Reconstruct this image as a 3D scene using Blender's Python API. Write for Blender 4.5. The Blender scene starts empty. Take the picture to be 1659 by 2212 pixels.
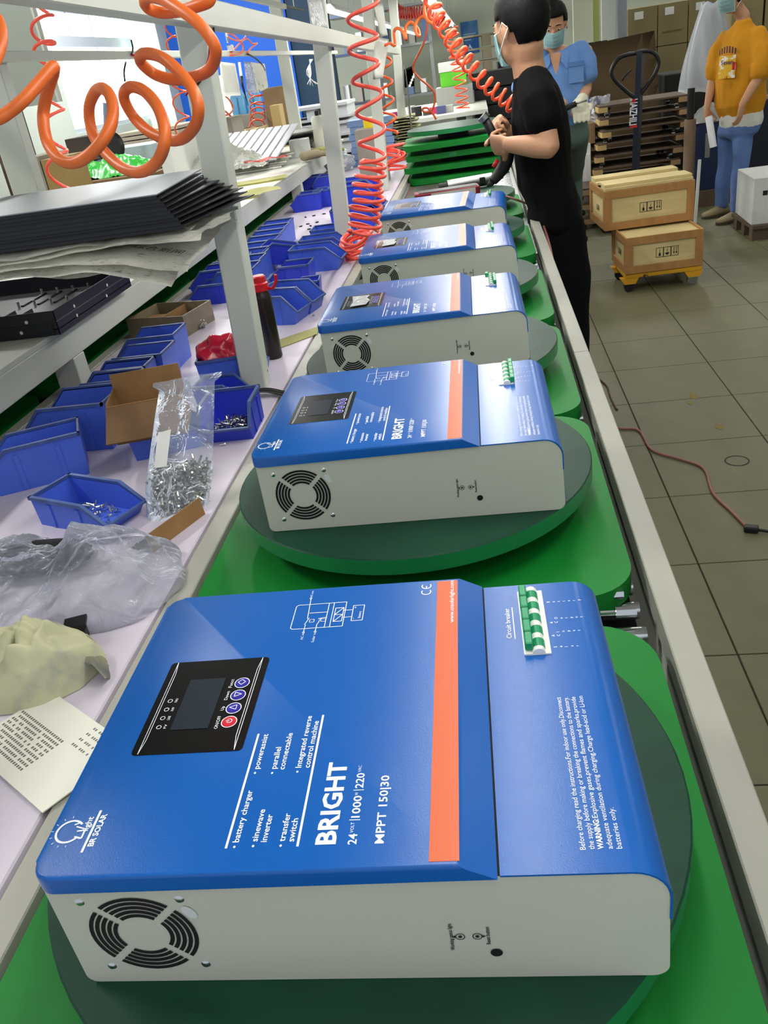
import bpy, bmesh, math, random
from mathutils import Vector, Matrix, noise
random.seed(7)
R = math.radians
sc = bpy.context.scene
COL = sc.collection
# ---------------------------------------------------------------- camera
F_PX, PITCH, YAW, ROLL, CAM_Z = 1788.77, 0.490216, -0.169984, -0.155522, 1.43845
def _basis():
    cy, sy, cp, sp = math.cos(YAW), math.sin(YAW), math.cos(PITCH), math.sin(PITCH)
    fwd = Vector((sy*cp, cy*cp, -sp)); right = Vector((cy, -sy, 0)); up = right.cross(fwd)
    cr, sr = math.cos(ROLL), math.sin(ROLL)
    return right*cr + up*sr, up*cr - right*sr, fwd
CR, CU, CF = _basis()
CAM = Vector((0, 0, CAM_Z))
cd = bpy.data.cameras.new('camera'); cam = bpy.data.objects.new('camera', cd); COL.objects.link(cam)
cd.sensor_fit = 'HORIZONTAL'; cd.sensor_width = 36.0; cd.lens = 36.0*F_PX/1659.0
cd.clip_start = 0.02; cd.clip_end = 200
m4 = Matrix((CR, CU, -CF)).transposed().to_4x4(); m4.translation = CAM
cam.matrix_world = m4
sc.camera = cam
# ---------------------------------------------------------------- light and exposure
sc.view_settings.view_transform = 'Standard'
sc.view_settings.look = 'None'
sc.view_settings.gamma = 1.0
sc.view_settings.use_curve_mapping = False
sc.view_settings.exposure = -0.2
world = bpy.data.worlds.new('world'); sc.world = world; world.use_nodes = True
bg = world.node_tree.nodes['Background']
bg.inputs[0].default_value = (0.86, 0.93, 1.0, 1); bg.inputs[1].default_value = WORLD = 0.74
LAMP_E = 5.6
LAMP_A = 3.2         # emission of the fluorescent tubes
CEIL_FILL_E = 24.0
WIN_E = 9.0
# ---------------------------------------------------------------- helpers: pixels to places
def ray(px, py):
    return CR*((px-829.5)/F_PX) - CU*((py-1106.0)/F_PX) + CF
def atz(px, py, z):
    d = ray(px, py); return CAM + d*((z-CAM_Z)/d.z)
def aty(px, py, y):
    d = ray(px, py); return CAM + d*(y/d.y)
def atx(px, py, x):
    d = ray(px, py); return CAM + d*(x/d.x)
def atd(px, py, dist):
    return CAM + ray(px, py)*dist
# ---------------------------------------------------------------- helpers: materials
def lin(c):
    return tuple((x/12.92 if x <= 0.04045 else ((x+0.055)/1.055)**2.4) for x in (v/255.0 for v in c))
MATS = {}
def mat(name, rgb, rough=0.5, metal=0.0, var=0.0, scale=20.0, bump=0.0, bscale=200.0, emit=0.0, alpha=1.0, trans=0.0, coat=0.0, spec=0.5, ior=1.45, stretch=None, rgb2=None, edge=(0.4, 0.6)):
    if name in MATS: return MATS[name]
    m = bpy.data.materials.new(name); m.use_nodes = True
    nt = m.node_tree; b = nt.nodes['Principled BSDF']
    c = lin(rgb) + (1,)
    b.inputs['Base Color'].default_value = c
    b.inputs['Roughness'].default_value = rough; b.inputs['Metallic'].default_value = metal
    b.inputs['Specular IOR Level'].default_value = spec; b.inputs['IOR'].default_value = ior
    b.inputs['Coat Weight'].default_value = coat; b.inputs['Coat Roughness'].default_value = 0.3
    b.inputs['Transmission Weight'].default_value = trans; b.inputs['Alpha'].default_value = alpha
    if emit:
        b.inputs['Emission Color'].default_value = c; b.inputs['Emission Strength'].default_value = emit
    tc = None
    if var or bump or rgb2:
        tc = nt.nodes.new('ShaderNodeTexCoord'); mp = nt.nodes.new('ShaderNodeMapping')
        nt.links.new(tc.outputs['Object'], mp.inputs['Vector'])
        if stretch: mp.inputs['Scale'].default_value = stretch
    if var or rgb2:
        n = nt.nodes.new('ShaderNodeTexNoise'); n.inputs['Scale'].default_value = scale; n.inputs['Detail'].default_value = 6
        nt.links.new(mp.outputs['Vector'], n.inputs['Vector'])
        r = nt.nodes.new('ShaderNodeValToRGB'); nt.links.new(n.outputs['Fac'], r.inputs['Fac'])
        r.color_ramp.elements[0].position, r.color_ramp.elements[1].position = (edge if rgb2 else (0.25, 0.75))
        if rgb2:
            r.color_ramp.elements[0].color = c; r.color_ramp.elements[1].color = lin(rgb2) + (1,)
        else:
            r.color_ramp.elements[0].color = tuple(x*(1-var) for x in c[:3]) + (1,)
            r.color_ramp.elements[1].color = tuple(min(1, x*(1+var)) for x in c[:3]) + (1,)
        nt.links.new(r.outputs['Color'], b.inputs['Base Color'])
    if bump:
        n2 = nt.nodes.new('ShaderNodeTexNoise'); n2.inputs['Scale'].default_value = bscale; n2.inputs['Detail'].default_value = 4
        nt.links.new(mp.outputs['Vector'], n2.inputs['Vector'])
        bp = nt.nodes.new('ShaderNodeBump'); bp.inputs['Strength'].default_value = bump; bp.inputs['Distance'].default_value = 0.002
        nt.links.new(n2.outputs['Fac'], bp.inputs['Height']); nt.links.new(bp.outputs['Normal'], b.inputs['Normal'])
    MATS[name] = m
    return m
def film_mat(name, rgb=(235, 238, 245), clear=0.72, rough=0.12, crease=45.0, depth=0.5):
    """thin clear plastic film: mostly see-through with a glossy skin"""
    if name in MATS: return MATS[name]
    m = bpy.data.materials.new(name); m.use_nodes = True; nt = m.node_tree
    for n in list(nt.nodes): nt.nodes.remove(n)
    o = nt.nodes.new('ShaderNodeOutputMaterial'); t = nt.nodes.new('ShaderNodeBsdfTransparent')
    t.inputs[0].default_value = (0.97, 0.975, 0.985, 1)
    g = nt.nodes.new('ShaderNodeBsdfPrincipled'); g.inputs['Base Color'].default_value = lin(rgb)+(1,)
    g.inputs['Roughness'].default_value = rough; g.inputs['Specular IOR Level'].default_value = 0.8
    tc = nt.nodes.new('ShaderNodeTexCoord'); nz = nt.nodes.new('ShaderNodeTexNoise'); nz.inputs['Scale'].default_value = crease; nz.inputs['Detail'].default_value = 3; nz.inputs['Distortion'].default_value = 1.2
    nt.links.new(tc.outputs['Object'], nz.inputs['Vector'])
    bp = nt.nodes.new('ShaderNodeBump'); bp.inputs['Strength'].default_value = depth; bp.inputs['Distance'].default_value = 0.02
    nt.links.new(nz.outputs['Fac'], bp.inputs['Height']); nt.links.new(bp.outputs['Normal'], g.inputs['Normal'])
    fr = nt.nodes.new('ShaderNodeFresnel'); fr.inputs['IOR'].default_value = 1.5; nt.links.new(bp.outputs['Normal'], fr.inputs['Normal'])
    ad = nt.nodes.new('ShaderNodeMath'); ad.operation = 'ADD'; ad.inputs[1].default_value = 1-clear; ad.use_clamp = True
    nt.links.new(fr.outputs[0], ad.inputs[0])
    mx = nt.nodes.new('ShaderNodeMixShader'); nt.links.new(ad.outputs[0], mx.inputs[0])
    nt.links.new(t.outputs[0], mx.inputs[1]); nt.links.new(g.outputs[0], mx.inputs[2]); nt.links.new(mx.outputs[0], o.inputs[0])
    MATS[name] = m
    return m
# ---------------------------------------------------------------- helpers: objects
def tag(o, label=None, cat=None, group=None, kind=None):
    if label: o['label'] = label
    if cat: o['category'] = cat
    if group: o['group'] = group
    if kind: o['kind'] = kind
    return o
def thing(name, label, cat, loc=(0, 0, 0), rz=0.0, group=None):
    o = bpy.data.objects.new(name, None); COL.objects.link(o); o.empty_display_size = 0.05
    o.location = loc; o.rotation_euler = (0, 0, rz)
    return tag(o, label, cat, group)
def link(name, me, m, parent=None, smooth=False, loc=None, rot=None):
    o = bpy.data.objects.new(name, me); COL.objects.link(o)
    if m is not None and len(me.materials) == 0: me.materials.append(m)
    if parent is not None: o.parent = parent
    if loc is not None: o.location = loc
    if rot is not None: o.rotation_euler = rot
    return o
def fin(bm, name='m', smooth=False, angle=None):
    bmesh.ops.recalc_face_normals(bm, faces=bm.faces)
    me = bpy.data.meshes.new(name); bm.to_mesh(me); bm.free()
    if smooth or angle:
        for p in me.polygons: p.use_smooth = True
        if angle: me.set_sharp_from_angle(angle=R(angle))
    return me
def add(name, bm, m, parent=None, smooth=False, angle=None, loc=None, rot=None):
    return link(name, fin(bm, name, smooth, angle), m, parent, loc=loc, rot=rot)
def nb(): return bmesh.new()
def box(bm, x0, x1, y0, y1, z0, z1, bev=0.0, seg=2, M=None):
    t = bmesh.new(); v = [t.verts.new((x, y, z)) for x in (x0, x1) for y in (y0, y1) for z in (z0, z1)]
    for f in ((0,1,3,2),(4,6,7,5),(0,4,5,1),(2,3,7,6),(0,2,6,4),(1,5,7,3)): t.faces.new([v[i] for i in f])
    bmesh.ops.recalc_face_normals(t, faces=t.faces)
    if bev: bmesh.ops.bevel(t, geom=t.edges[:], offset=bev, segments=seg, profile=0.5, affect='EDGES')
    join(bm, t, M)
    return bm
def join(bm, t, M=None):
    if M is not None: bmesh.ops.transform(t, matrix=M, verts=t.verts)
    mp = {}
    for v in t.verts: mp[v] = bm.verts.new(v.co)
    for f in t.faces:
        try: bm.faces.new([mp[v] for v in f.verts])
        except ValueError: pass
    t.free()
def joinmesh(bm, me, M=None):
    t = bmesh.new(); t.from_mesh(me); join(bm, t, M)
def prism(bm, poly, a0, a1, axis='y', M=None):
    """extrude a 2-D polygon; axis y: poly=(x,z); axis x: poly=(y,z); axis z: poly=(x,y)"""
    def P(p, a): return {'y': (p[0], a, p[1]), 'x': (a, p[0], p[1]), 'z': (p[0], p[1], a)}[axis]
    t = bmesh.new(); A = [t.verts.new(P(p, a0)) for p in poly]; B = [t.verts.new(P(p, a1)) for p in poly]
    n = len(poly); t.faces.new(A); t.faces.new(B[::-1])
    for i in range(n): t.faces.new((A[i], B[i], B[(i+1) % n], A[(i+1) % n]))
    bmesh.ops.recalc_face_normals(t, faces=t.faces)
    join(bm, t, M); return bm
def rrect(x0, x1, y0, y1, r, n=6, corners=(1, 1, 1, 1)):
    pts = []
    for k, (cx, cy, a) in enumerate(((x1-r, y1-r, 0), (x0+r, y1-r, 90), (x0+r, y0+r, 180), (x1-r, y0+r, 270))):
        if corners[k]:
            for i in range(n+1):
                t = R(a+90*i/n); pts.append((cx+r*math.cos(t), cy+r*math.sin(t)))
        else:
            pts.append(((x1, y1), (x0, y1), (x0, y0), (x1, y0))[k])
    return pts
def cyl(bm, p0, p1, r, n=12, r1=None, caps=True):
    p0, p1 = Vector(p0), Vector(p1); d = (p1-p0); q = d.to_track_quat('Z', 'Y')
    r1 = r if r1 is None else r1
    A = [bm.verts.new(p0+q@Vector((r*math.cos(2*math.pi*i/n), r*math.sin(2*math.pi*i/n), 0))) for i in range(n)]
    B = [bm.verts.new(p1+q@Vector((r1*math.cos(2*math.pi*i/n), r1*math.sin(2*math.pi*i/n), 0))) for i in range(n)]
    for i in range(n): bm.faces.new((A[i], A[(i+1) % n], B[(i+1) % n], B[i]))
    if caps:
        bm.faces.new(A[::-1]); bm.faces.new(B)
    return bm
def lathe(bm, prof, n=24, M=None, c=(0, 0)):
    t = bmesh.new(); rings = []
    for (r, z) in prof:
        if r < 1e-6: rings.append([t.verts.new((c[0], c[1], z))])
        else: rings.append([t.verts.new((c[0]+r*math.cos(2*math.pi*i/n), c[1]+r*math.sin(2*math.pi*i/n), z)) for i in range(n)])
    for a, b in zip(rings, rings[1:]):
        for i in range(n):
            j = (i+1) % n
            if len(a) == 1 and len(b) == 1: continue
            if len(a) == 1: t.faces.new((a[0], b[i], b[j]))
            elif len(b) == 1: t.faces.new((a[i], b[0], a[j]))
            else: t.faces.new((a[i], b[i], b[j], a[j]))
    join(bm, t, M); return bm
def spline(P, n=6, closed=False):
    P = [Vector(p) for p in P]; out = []
    N = len(P)
    for i in range(N-1):
        p0 = P[max(i-1, 0)]; p1 = P[i]; p2 = P[i+1]; p3 = P[min(i+2, N-1)]
        for k in range(n):
            t = k/n
            out.append(0.5*((2*p1)+(p2-p0)*t+(2*p0-5*p1+4*p2-p3)*t*t+(3*p1-p0-3*p2+p3)*t**3))
    out.append(P[-1]); return out
def tube(bm, P, r, n=8, caps=True, rad=None):
    P = [Vector(p) for p in P]
    T = [(P[min(i+1, len(P)-1)]-P[max(i-1, 0)]).normalized() for i in range(len(P))]
    u = T[0].orthogonal().normalized(); rings = []
    for i, p in enumerate(P):
        if i: u = (u - T[i]*u.dot(T[i])); u = u.normalized() if u.length > 1e-6 else T[i].orthogonal().normalized()
        w = T[i].cross(u); rr = rad[i] if rad else r
        rings.append([bm.verts.new(p+(u*math.cos(2*math.pi*k/n)+w*math.sin(2*math.pi*k/n))*rr) for k in range(n)])
    for a, b in zip(rings, rings[1:]):
        for k in range(n): bm.faces.new((a[k], a[(k+1) % n], b[(k+1) % n], b[k]))
    if caps: bm.faces.new(rings[0][::-1]); bm.faces.new(rings[-1])
    return bm
def flat(bm, pts, z):
    """a flat polygon in the local XY plane"""
    vs = [bm.verts.new((p[0], p[1], z)) for p in pts]; bm.faces.new(vs); return bm
def ring(bm, c, r0, r1, z, n=24, a0=0.0, a1=360.0, f=None):
    f = f or (lambda x, y: (x, y, z)); full = abs(a1-a0) >= 359.9
    k = n if not full else n
    A = []; B = []
    for i in range(k+(0 if full else 1)):
        t = R(a0+(a1-a0)*i/k)
        A.append(bm.verts.new(f(c[0]+r0*math.cos(t), c[1]+r0*math.sin(t)))); B.append(bm.verts.new(f(c[0]+r1*math.cos(t), c[1]+r1*math.sin(t))))
    for i in range(len(A)-(0 if full else 1)):
        j = (i+1) % len(A); bm.faces.new((A[i], B[i], B[j], A[j]))
    return bm
_TX = {}
def text_mesh(s, bold=0.0, shear=0.0):
    """a text as a flat mesh: cap height 1, starts at x=0; returns (mesh, width)"""
    k = (s, bold)
    if k in _TX: return _TX[k]
    def mk(st):
        c = bpy.data.curves.new('txt', 'FONT'); c.body = st; c.size = 1.0; c.resolution_u = 2; c.offset = bold
        o = bpy.data.objects.new('txt', c); COL.objects.link(o)
        bpy.context.view_layer.update()
        me = bpy.data.meshes.new_from_object(o.evaluated_get(bpy.context.evaluated_depsgraph_get()))
        bpy.data.objects.remove(o); bpy.data.curves.remove(c)
        return me
    h = _TX.get('cap')
    if not h:
        mh = mk('H'); h = max(v.co.y for v in mh.vertices); _TX['cap'] = h
    me = mk(s)
    xs = [v.co.x for v in me.vertices] or [0, 1]
    x0, x1 = min(xs), max(xs)
    for v in me.vertices: v.co = Vector(((v.co.x-x0)/h, v.co.y/h, 0))
    _TX[k] = (me, (x1-x0)/h)
    return _TX[k]
def put_text(bm, s, origin, xdir, ydir, cap, length=None, bold=0.0):
    me, w = text_mesh(s, bold)
    xdir, ydir = Vector(xdir).normalized(), Vector(ydir).normalized()
    sx = (length/w) if length else cap
    o = Vector(origin); M = Matrix.Identity(4)
    for i in range(3):
        M[i][0] = xdir[i]*sx; M[i][1] = ydir[i]*cap; M[i][2] = xdir.cross(ydir)[i]; M[i][3] = o[i]
    joinmesh(bm, me, M)
def copy_tree(o, parent=None, only=None):
    c = o.copy(); COL.objects.link(c); c.parent = parent
    for ch in list(o.children): copy_tree(ch, c)
    return c
# ================================================================ the setting
ZD, ZP, ZS = 0.90, 0.84, 1.005          # turntable top, line / bench level, shelf top
M_floor = mat('floor_tile', (104, 102, 74), 0.55, var=0.10, scale=9, bump=0.15, bscale=120)
M_grout = mat('floor_grout', (48, 47, 38), 0.9)
M_wall = mat('wall_paint', (176, 184, 176), 0.8, var=0.04, scale=2)
M_wallfar = mat('wall_paint_dull', (186, 192, 174), 0.85, var=0.05, scale=1.5)
M_white = mat('frame_enamel', (205, 208, 196), 0.42, var=0.03, scale=6)
M_bench = mat('bench_laminate', (208, 198, 212), 0.45, var=0.04, scale=5)
M_alu = mat('rail_grey', (164, 163, 152), 0.45, var=0.05, scale=14)
M_chrome = mat('chrome', (210, 212, 214), 0.18, 1.0)
M_steel = mat('steel', (150, 152, 150), 0.35, 1.0, var=0.1, scale=40)
M_dark = mat('dark_metal', (26, 28, 30), 0.6)
M_black = mat('black_plastic', (16, 16, 18), 0.45)
M_green = mat('green_board', (6, 118, 38), 0.5, spec=.3, var=0.08, scale=5)
M_disc = mat('green_disc', (14, 60, 42), 0.5, spec=.3, var=0.16, scale=9, stretch=(1, 3, 1))
M_discrim = mat('green_rim', (22, 122, 66), 0.4, var=0.1, scale=20)

def struct(name, bm, m, parent=None, smooth=False):
    o = add(name, bm, m, parent, smooth)
    if parent is None: o['kind'] = 'structure'
    return o
# floor slab and its tiles (0.43 m pitch, measured)
floor = struct('floor', box(nb(), -6.2, 7.2, -1.5, 19.6, -0.1, -0.004), M_grout)
TP = 0.4305; X0 = 0.549; Y0 = 1.752
tile_me = fin(box(nb(), 0.002, TP-0.002, 0.002, TP-0.002, -0.008, 0.0, bev=0.0015, seg=1), 'floor_tile')
for i in range(-1, 7):
    for j in range(-3, 27):
        x, y = X0+i*TP, Y0+j*TP
        link('floor_tile', tile_me, M_floor, floor, loc=(x, y, 0))
rest = nb()
box(rest, -6.2, X0-TP, -1.5, 19.6, -0.008, -0.0005); box(rest, X0-TP, 7.2, 13.3, 19.6, -0.008, -0.0005); box(rest, X0+7*TP, 7.2, -1.5, 13.3, -0.008, -0.0005)
box(rest, X0-TP, X0+7*TP, -1.5, 0.45, -0.008, -0.0005)
add('far_floor_finish', rest, M_floor, floor)
# paint spots and a round mark on the tiles
bm = nb()
for (px, py, s) in ((1497, 855, .022), (1553, 922, .018), (1490, 870, .012)):
    c = atz(px, py, 0.0008); flat(bm, [(c.x+s*math.cos(t)*(0.6+.4*random.random()), c.y+2.2*s*math.sin(t)*(0.6+.4*random.random())) for t in [k*math.pi/5 for k in range(10)]], 0.0008)
add('paint_spot', bm, mat('ochre_paint', (120, 104, 40), 0.7), floor)
bm = nb(); c = atz(1592, 995, 0.0008); ring(bm, (c.x, c.y), .038, .043, 0.0008, 28); add('round_mark', bm, M_grout, floor)
# walls
XL, YF = -5.0, 19.0
def wall_with_hole(y0, y1, z0, z1, hy0, hy1, hz0, hz1, x):
    bm = nb()
    for (a, b, c, d) in ((y0, hy0, z0, z1), (hy1, y1, z0, z1), (hy0, hy1, z0, hz0), (hy0, hy1, hz1, z1)):
        box(bm, x-0.25, x, a, b, c, d)
    return bm
w0, w1 = atx(170, 280, XL), atx(330, 262, XL); wt = atx(285, 30, XL)
HY0, HY1, HZ0, HZ1 = w0.y-0.1, w1.y+0.15, (w0.z+w1.z)/2, wt.z
struct('wall_left', wall_with_hole(-1.5, 19.2, 0, 4.2, HY0, HY1, HZ0, HZ1, XL), M_wall)
struct('wall_far', box(nb(), -5.2, 7.2, YF, YF+.2, 0, 4.2), M_wallfar)
struct('wall_right', box(nb(), 7.0, 7.2, -1.5, 19.2, 0, 4.2), M_wallfar)
struct('ceiling', box(nb(), -5.2, 7.2, -1.5, 19.2, 4.2, 4.35), mat('ceiling_grey', (150, 152, 148), 0.9))
# big daylight window: frame, transom, mullions, panes
M_pane = mat('daylight_pane', (250, 253, 255), 0.2, emit=WIN_E)
M_winfr = mat('window_frame_grey', (168, 176, 184), 0.5)
win = tag(bpy.data.objects.new('window_1', None), kind='structure'); COL.objects.link(win); win.location = (XL, HY0, HZ0)
def wbox(nm, y0, y1, z0, z1, m=M_winfr, d=(-.12, -.04)):
    add(nm, box(nb(), d[0], d[1], y0-HY0, y1-HY0, z0-HZ0, z1-HZ0), m, win)
zt = HZ0+(HZ1-HZ0)*0.70
for (a, b, c, d) in ((HY0, HY1, HZ0, HZ0+.05), (HY0, HY1, HZ1-.06, HZ1), (HY0, HY0+.06, HZ0, HZ1), (HY1-.06, HY1, HZ0, HZ1)): wbox('window_frame', a, b, c, d)
wbox('transom', HY0, HY1, zt-.02, zt+.10, d=(-.14, .0))
for k in range(4):
    a = HY0+(HY1-HY0)*k/4; b = HY0+(HY1-HY0)*(k+1)/4
    if k: wbox('mullion', a-.012, a+.012, HZ0 if k == 2 else zt, HZ1)
    for (c, d) in ((HZ0+.05, zt-.15), (zt-.13, zt-.02), (zt+.10, HZ1-.06)): wbox('pane', a+.008, b-.008, c, d, M_pane, (-.10, -.09))
# grey pillar right of the window and the blue wall panel behind the frames
p0, p1 = aty(292, 120, 13.2), aty(350, 120, 13.2)
struct('pillar', box(nb(), p0.x, p1.x, 13.2, 13.8, 0, 4.0), M_wall)
M_bluewall = mat('blue_wall', (8, 84, 190), 0.6, var=0.06, scale=1.2)
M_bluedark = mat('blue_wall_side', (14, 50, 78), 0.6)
b0, b1, b2 = aty(350, 120, 13.6), aty(628, 100, 13.6), aty(715, 100, 13.6)
struct('wall_blue', box(nb(), b0.x, b1.x, 13.6, 13.8, 0, 3.6), M_bluewall)
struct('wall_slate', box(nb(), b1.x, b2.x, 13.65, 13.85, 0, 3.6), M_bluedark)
# ================================================================ conveyor line
def roller_mesh(L):
    return fin(cyl(nb(), (-L/2, 0, 0), (L/2, 0, 0), 0.0115, 10), 'roller', angle=40)
ROLL_ME = roller_mesh(0.585)
def conveyor(name, label, xc, y0, y1, joints, ry0, ry1, pitch):
    t = thing(name, label, 'conveyor', (xc, y0, 0))
    def p(nm, bm, m, **k): return add(nm, bm, m, t, **k)
    xs = (0.304, 0.336)
    js = [y0]+joints+[y1]
    for a, b in zip(js, js[1:]):
        p('rail', box(nb(), xs[0], xs[1], a-y0+.0008, b-y0-.0008, ZP-.035, ZP, bev=.0015, seg=1), M_alu)
        p('rail', box(nb(), -xs[1]+.006, -xs[0]+.006, a-y0+.0008, b-y0-.0008, ZP-.035, ZP, bev=.0015, seg=1), M_alu)
    for s in (-1, 1):
        p('side_panel', box(nb(), min(s*.308, s*.33), max(s*.308, s*.33), 0, y1-y0, ZP-.24, ZP-.036), M_white)
        for yy in [0.3+k*1.5 for k in range(int((y1-y0)/1.5)+1)]:
            p('leg', box(nb(), s*.32-.02, s*.32+.02, yy, yy+.04, 0, ZP-.24), M_white)
    p('drip_tray', box(nb(), -.3, .3, 0, y1-y0, ZP-.12, ZP-.11), M_dark)
    n = int((ry1-ry0)/pitch)
    for k in range(n): link('roller', ROLL_ME, M_chrome, t, loc=(0, ry0-y0+k*pitch, ZP-.043))
    ch = nb()
    for s in (-1, 1):                      # drive chain beside the rollers, too fine to pick apart
        yy = max(ry0, 2.9) if xc > -1 else ry0
        while yy < ry1:
            cyl(ch, (s*.283, yy-y0, ZP-.026), (s*.299, yy-y0, ZP-.026), .006, 6); yy += .019
    c = p('drive_chain', ch, M_steel); c['kind'] = 'stuff'
    return t
line = conveyor('conveyor_line', 'roller conveyor with pale rails under the green turntable boards', -0.141, 0.12, 7.2, [1.765, 3.227, 4.8], 0.2, 6.9, .052)
for (px, py) in ((1325, 1284), (1352, 1322)):      # bolts in the gap at the rail
    c = atz(px, py, ZP-.012); c = c - Vector((-0.141, 0.12, 0)); b = nb()
    cyl(b, (c.x-.012, c.y, c.z), (c.x+.012, c.y, c.z), .0065, 6); cyl(b, (c.x-.03, c.y, c.z), (c.x-.012, c.y, c.z), .0035, 8); add('rail_bolt', b, M_chrome, line)
line2 = conveyor('conveyor_line', 'second roller conveyor in shadow under the white shelf', -1.40, 0.5, 6.5, [3.2], 0.5, 6.4, .104)
# ---------------------------------------------------------------- turntable boards
plate_me = nb(); prism(plate_me, rrect(-.289, .289, -.287, .287, .07, 8), ZP-.03, ZP, 'z')
t_ = plate_me; bmesh.ops.bevel(t_, geom=[e for e in t_.edges if len(e.link_faces) == 2 and e.calc_face_angle(0) > 1.2], offset=.0015, segments=1, affect='EDGES')
plate_me = fin(plate_me, 'base_board', angle=35)
disc_me = fin(lathe(nb(), [(0, ZD), (.2645, ZD), (.2662, ZD-.0016), (.2662, ZD-.0235), (.2645, ZD-.025), (0, ZD-.025)], 72), 'turntable_disc', angle=35)
disc_me.materials.append(M_disc); disc_me.materials.append(M_discrim)
for p in disc_me.polygons:
    if abs(p.normal.z) < 0.5: p.material_index = 1
hub_me = fin(cyl(nb(), (0, 0, ZP), (0, 0, ZD-.025), .09, 28), 'bearing', angle=40)
def turntable(x, y, rz, label, group, prz=0.0, dz=0.0):
    t = thing('turntable_board', label, 'turntable', (x, y, dz), 0, group)
    link('base_board', plate_me, M_green, t, rot=(0, 0, prz)); link('bearing', hub_me, M_dark, t)
    link('disc', disc_me, M_disc, t, rot=(0, 0, rz)); return t
G1 = 'turntable boards carrying inverters'
for y, a, lb in ((.506, .1, 'green turntable board under the nearest blue inverter'), (1.136, .5, 'green turntable board under the second blue inverter from the front'),
              (1.712, .2, 'green turntable board under the third blue inverter from the front'), (2.31, .9, 'green turntable board under the fourth blue inverter from the front'),
              (3.03, .4, 'green turntable board under the farthest blue inverter'), (3.80, .3, 'green turntable board with the red meter and drill lying on it')):
    turntable(-.141, y, a, lb, G1)
ORD = ['first', 'second', 'third', 'fourth', 'fifth', 'sixth', 'seventh', 'eighth', 'ninth', 'tenth', 'eleventh', 'twelfth']
for k in range(8):
    turntable(-1.40, .95+k*.62, k*.7, 'dark green turntable board under the shelf, '+ORD[k]+' from the near end', 'turntable boards under the shelf')
PILE = ['lowest', 'second lowest', 'second highest', 'topmost']
for k in range(4):       # the stack beyond the rollers
    o = turntable(-.17+random.uniform(-.03, .03), 5.35+random.uniform(-.03, .03), k, PILE[k]+' green turntable board of the pile at the far end of the rollers', 'piled turntable boards', prz=random.uniform(-.07, .07), dz=-.001+k*.0605)
# ================================================================ inverters
L, W, HB, HC, UC, UO = 0.40, 0.3086, 0.10197, 0.01172, 0.2966, 0.2757
HT = HB+HC
M_blue = mat('blue_enamel', (2, 88, 172), 0.28, bump=0.06, bscale=900, spec=0.55, coat=0.1)
M_grey = mat('grey_enamel', (190, 191, 178), 0.42, bump=0.04, bscale=900)
M_orange = mat('orange_print', (216, 98, 54), 0.36, spec=0.6, coat=.2)
M_print = mat('white_print', (240, 244, 250), 0.45)
M_panel = mat('panel_black', (10, 11, 12), 0.22)
M_lcd = mat('lcd_grey', (40, 46, 56), 0.25, spec=0.25)
M_btnb = mat('button_blue', (38, 26, 150), 0.4); M_btnr = mat('button_red', (205, 22, 44), 0.4)
M_slot = mat('vent_black', (6, 7, 7), 0.8)
M_gtog = mat('toggle_green', (14, 142, 92), 0.4)
M_wplas = mat('white_plastic', (232, 232, 224), 0.45)
M_bprint = mat('black_print', (22, 22, 20), 0.7)
M_film = film_mat('screen_film', (190, 194, 196), 0.25, 0.3)
def arc(cx, cz, r, a0, a1, n=7): return [(cx+r*math.cos(R(a0+(a1-a0)*i/n)), cz+r*math.sin(R(a0+(a1-a0)*i/n))) for i in range(n+1)]
RR = .024
prof = arc(L-.010, .010, .010, -90, 0)+arc(L-.0015-RR, HB-.0015-RR, RR, 0, 90)+[(.002, HB-.0015)]+[(.002, .01)]+arc(.010, .008, .008, 180, 270)
body_me = fin(prism(nb(), prof, .001, W-.001), 'body', angle=30)
# terminal lid: a bent sheet
seam_me = fin(box(nb(), UC-.001, UC+.0025, .001, W-.001, HB-.002, HB-.0008), 'seam')
def lid():
    o = [(UC+.0015, HB)]+arc(L-RR, HB-RR, RR, 90, 0)+[(L, .058)]
    i = [(L-.0015, .058)]+arc(L-RR, HB-RR, RR-.0015, 0, 90)+[(UC+.0015, HB-.0015)]
    return fin(prism(nb(), o+i, 0, W), 'terminal_lid', angle=30)
lid_me = lid()
def cover():
    bm = nb(); b0 = rrect(-.003, UC, -.0025, W+.0025, .014, 6, (0, 1, 1, 0)); n = len(b0)
    def top(p): return (p[0] if p[0] < UC-.001 else UO, p[1])
    A = [bm.verts.new((p[0], p[1], HB-.003 if p[0] < UC-.001 else HB-.0004)) for p in b0]; B = [bm.verts.new((top(p)[0], top(p)[1], HT)) for p in b0]
    bm.faces.new(A[::-1]); ft = bm.faces.new(B)
    for i in range(n): bm.faces.new((A[i], A[(i+1) % n], B[(i+1) % n], B[i]))
    es = [e for e in ft.edges]
    bmesh.ops.bevel(bm, geom=es, offset=.0028, segments=3, profile=.5, affect='EDGES')
    return fin(bm, 'cover', angle=32)
cover_me = cover()
E1 = .0003
orange_me = fin(box(nb(), .2563, UO-.001, .002, W-.002, HT-.001, HT+E1), 'orange_band')
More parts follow.
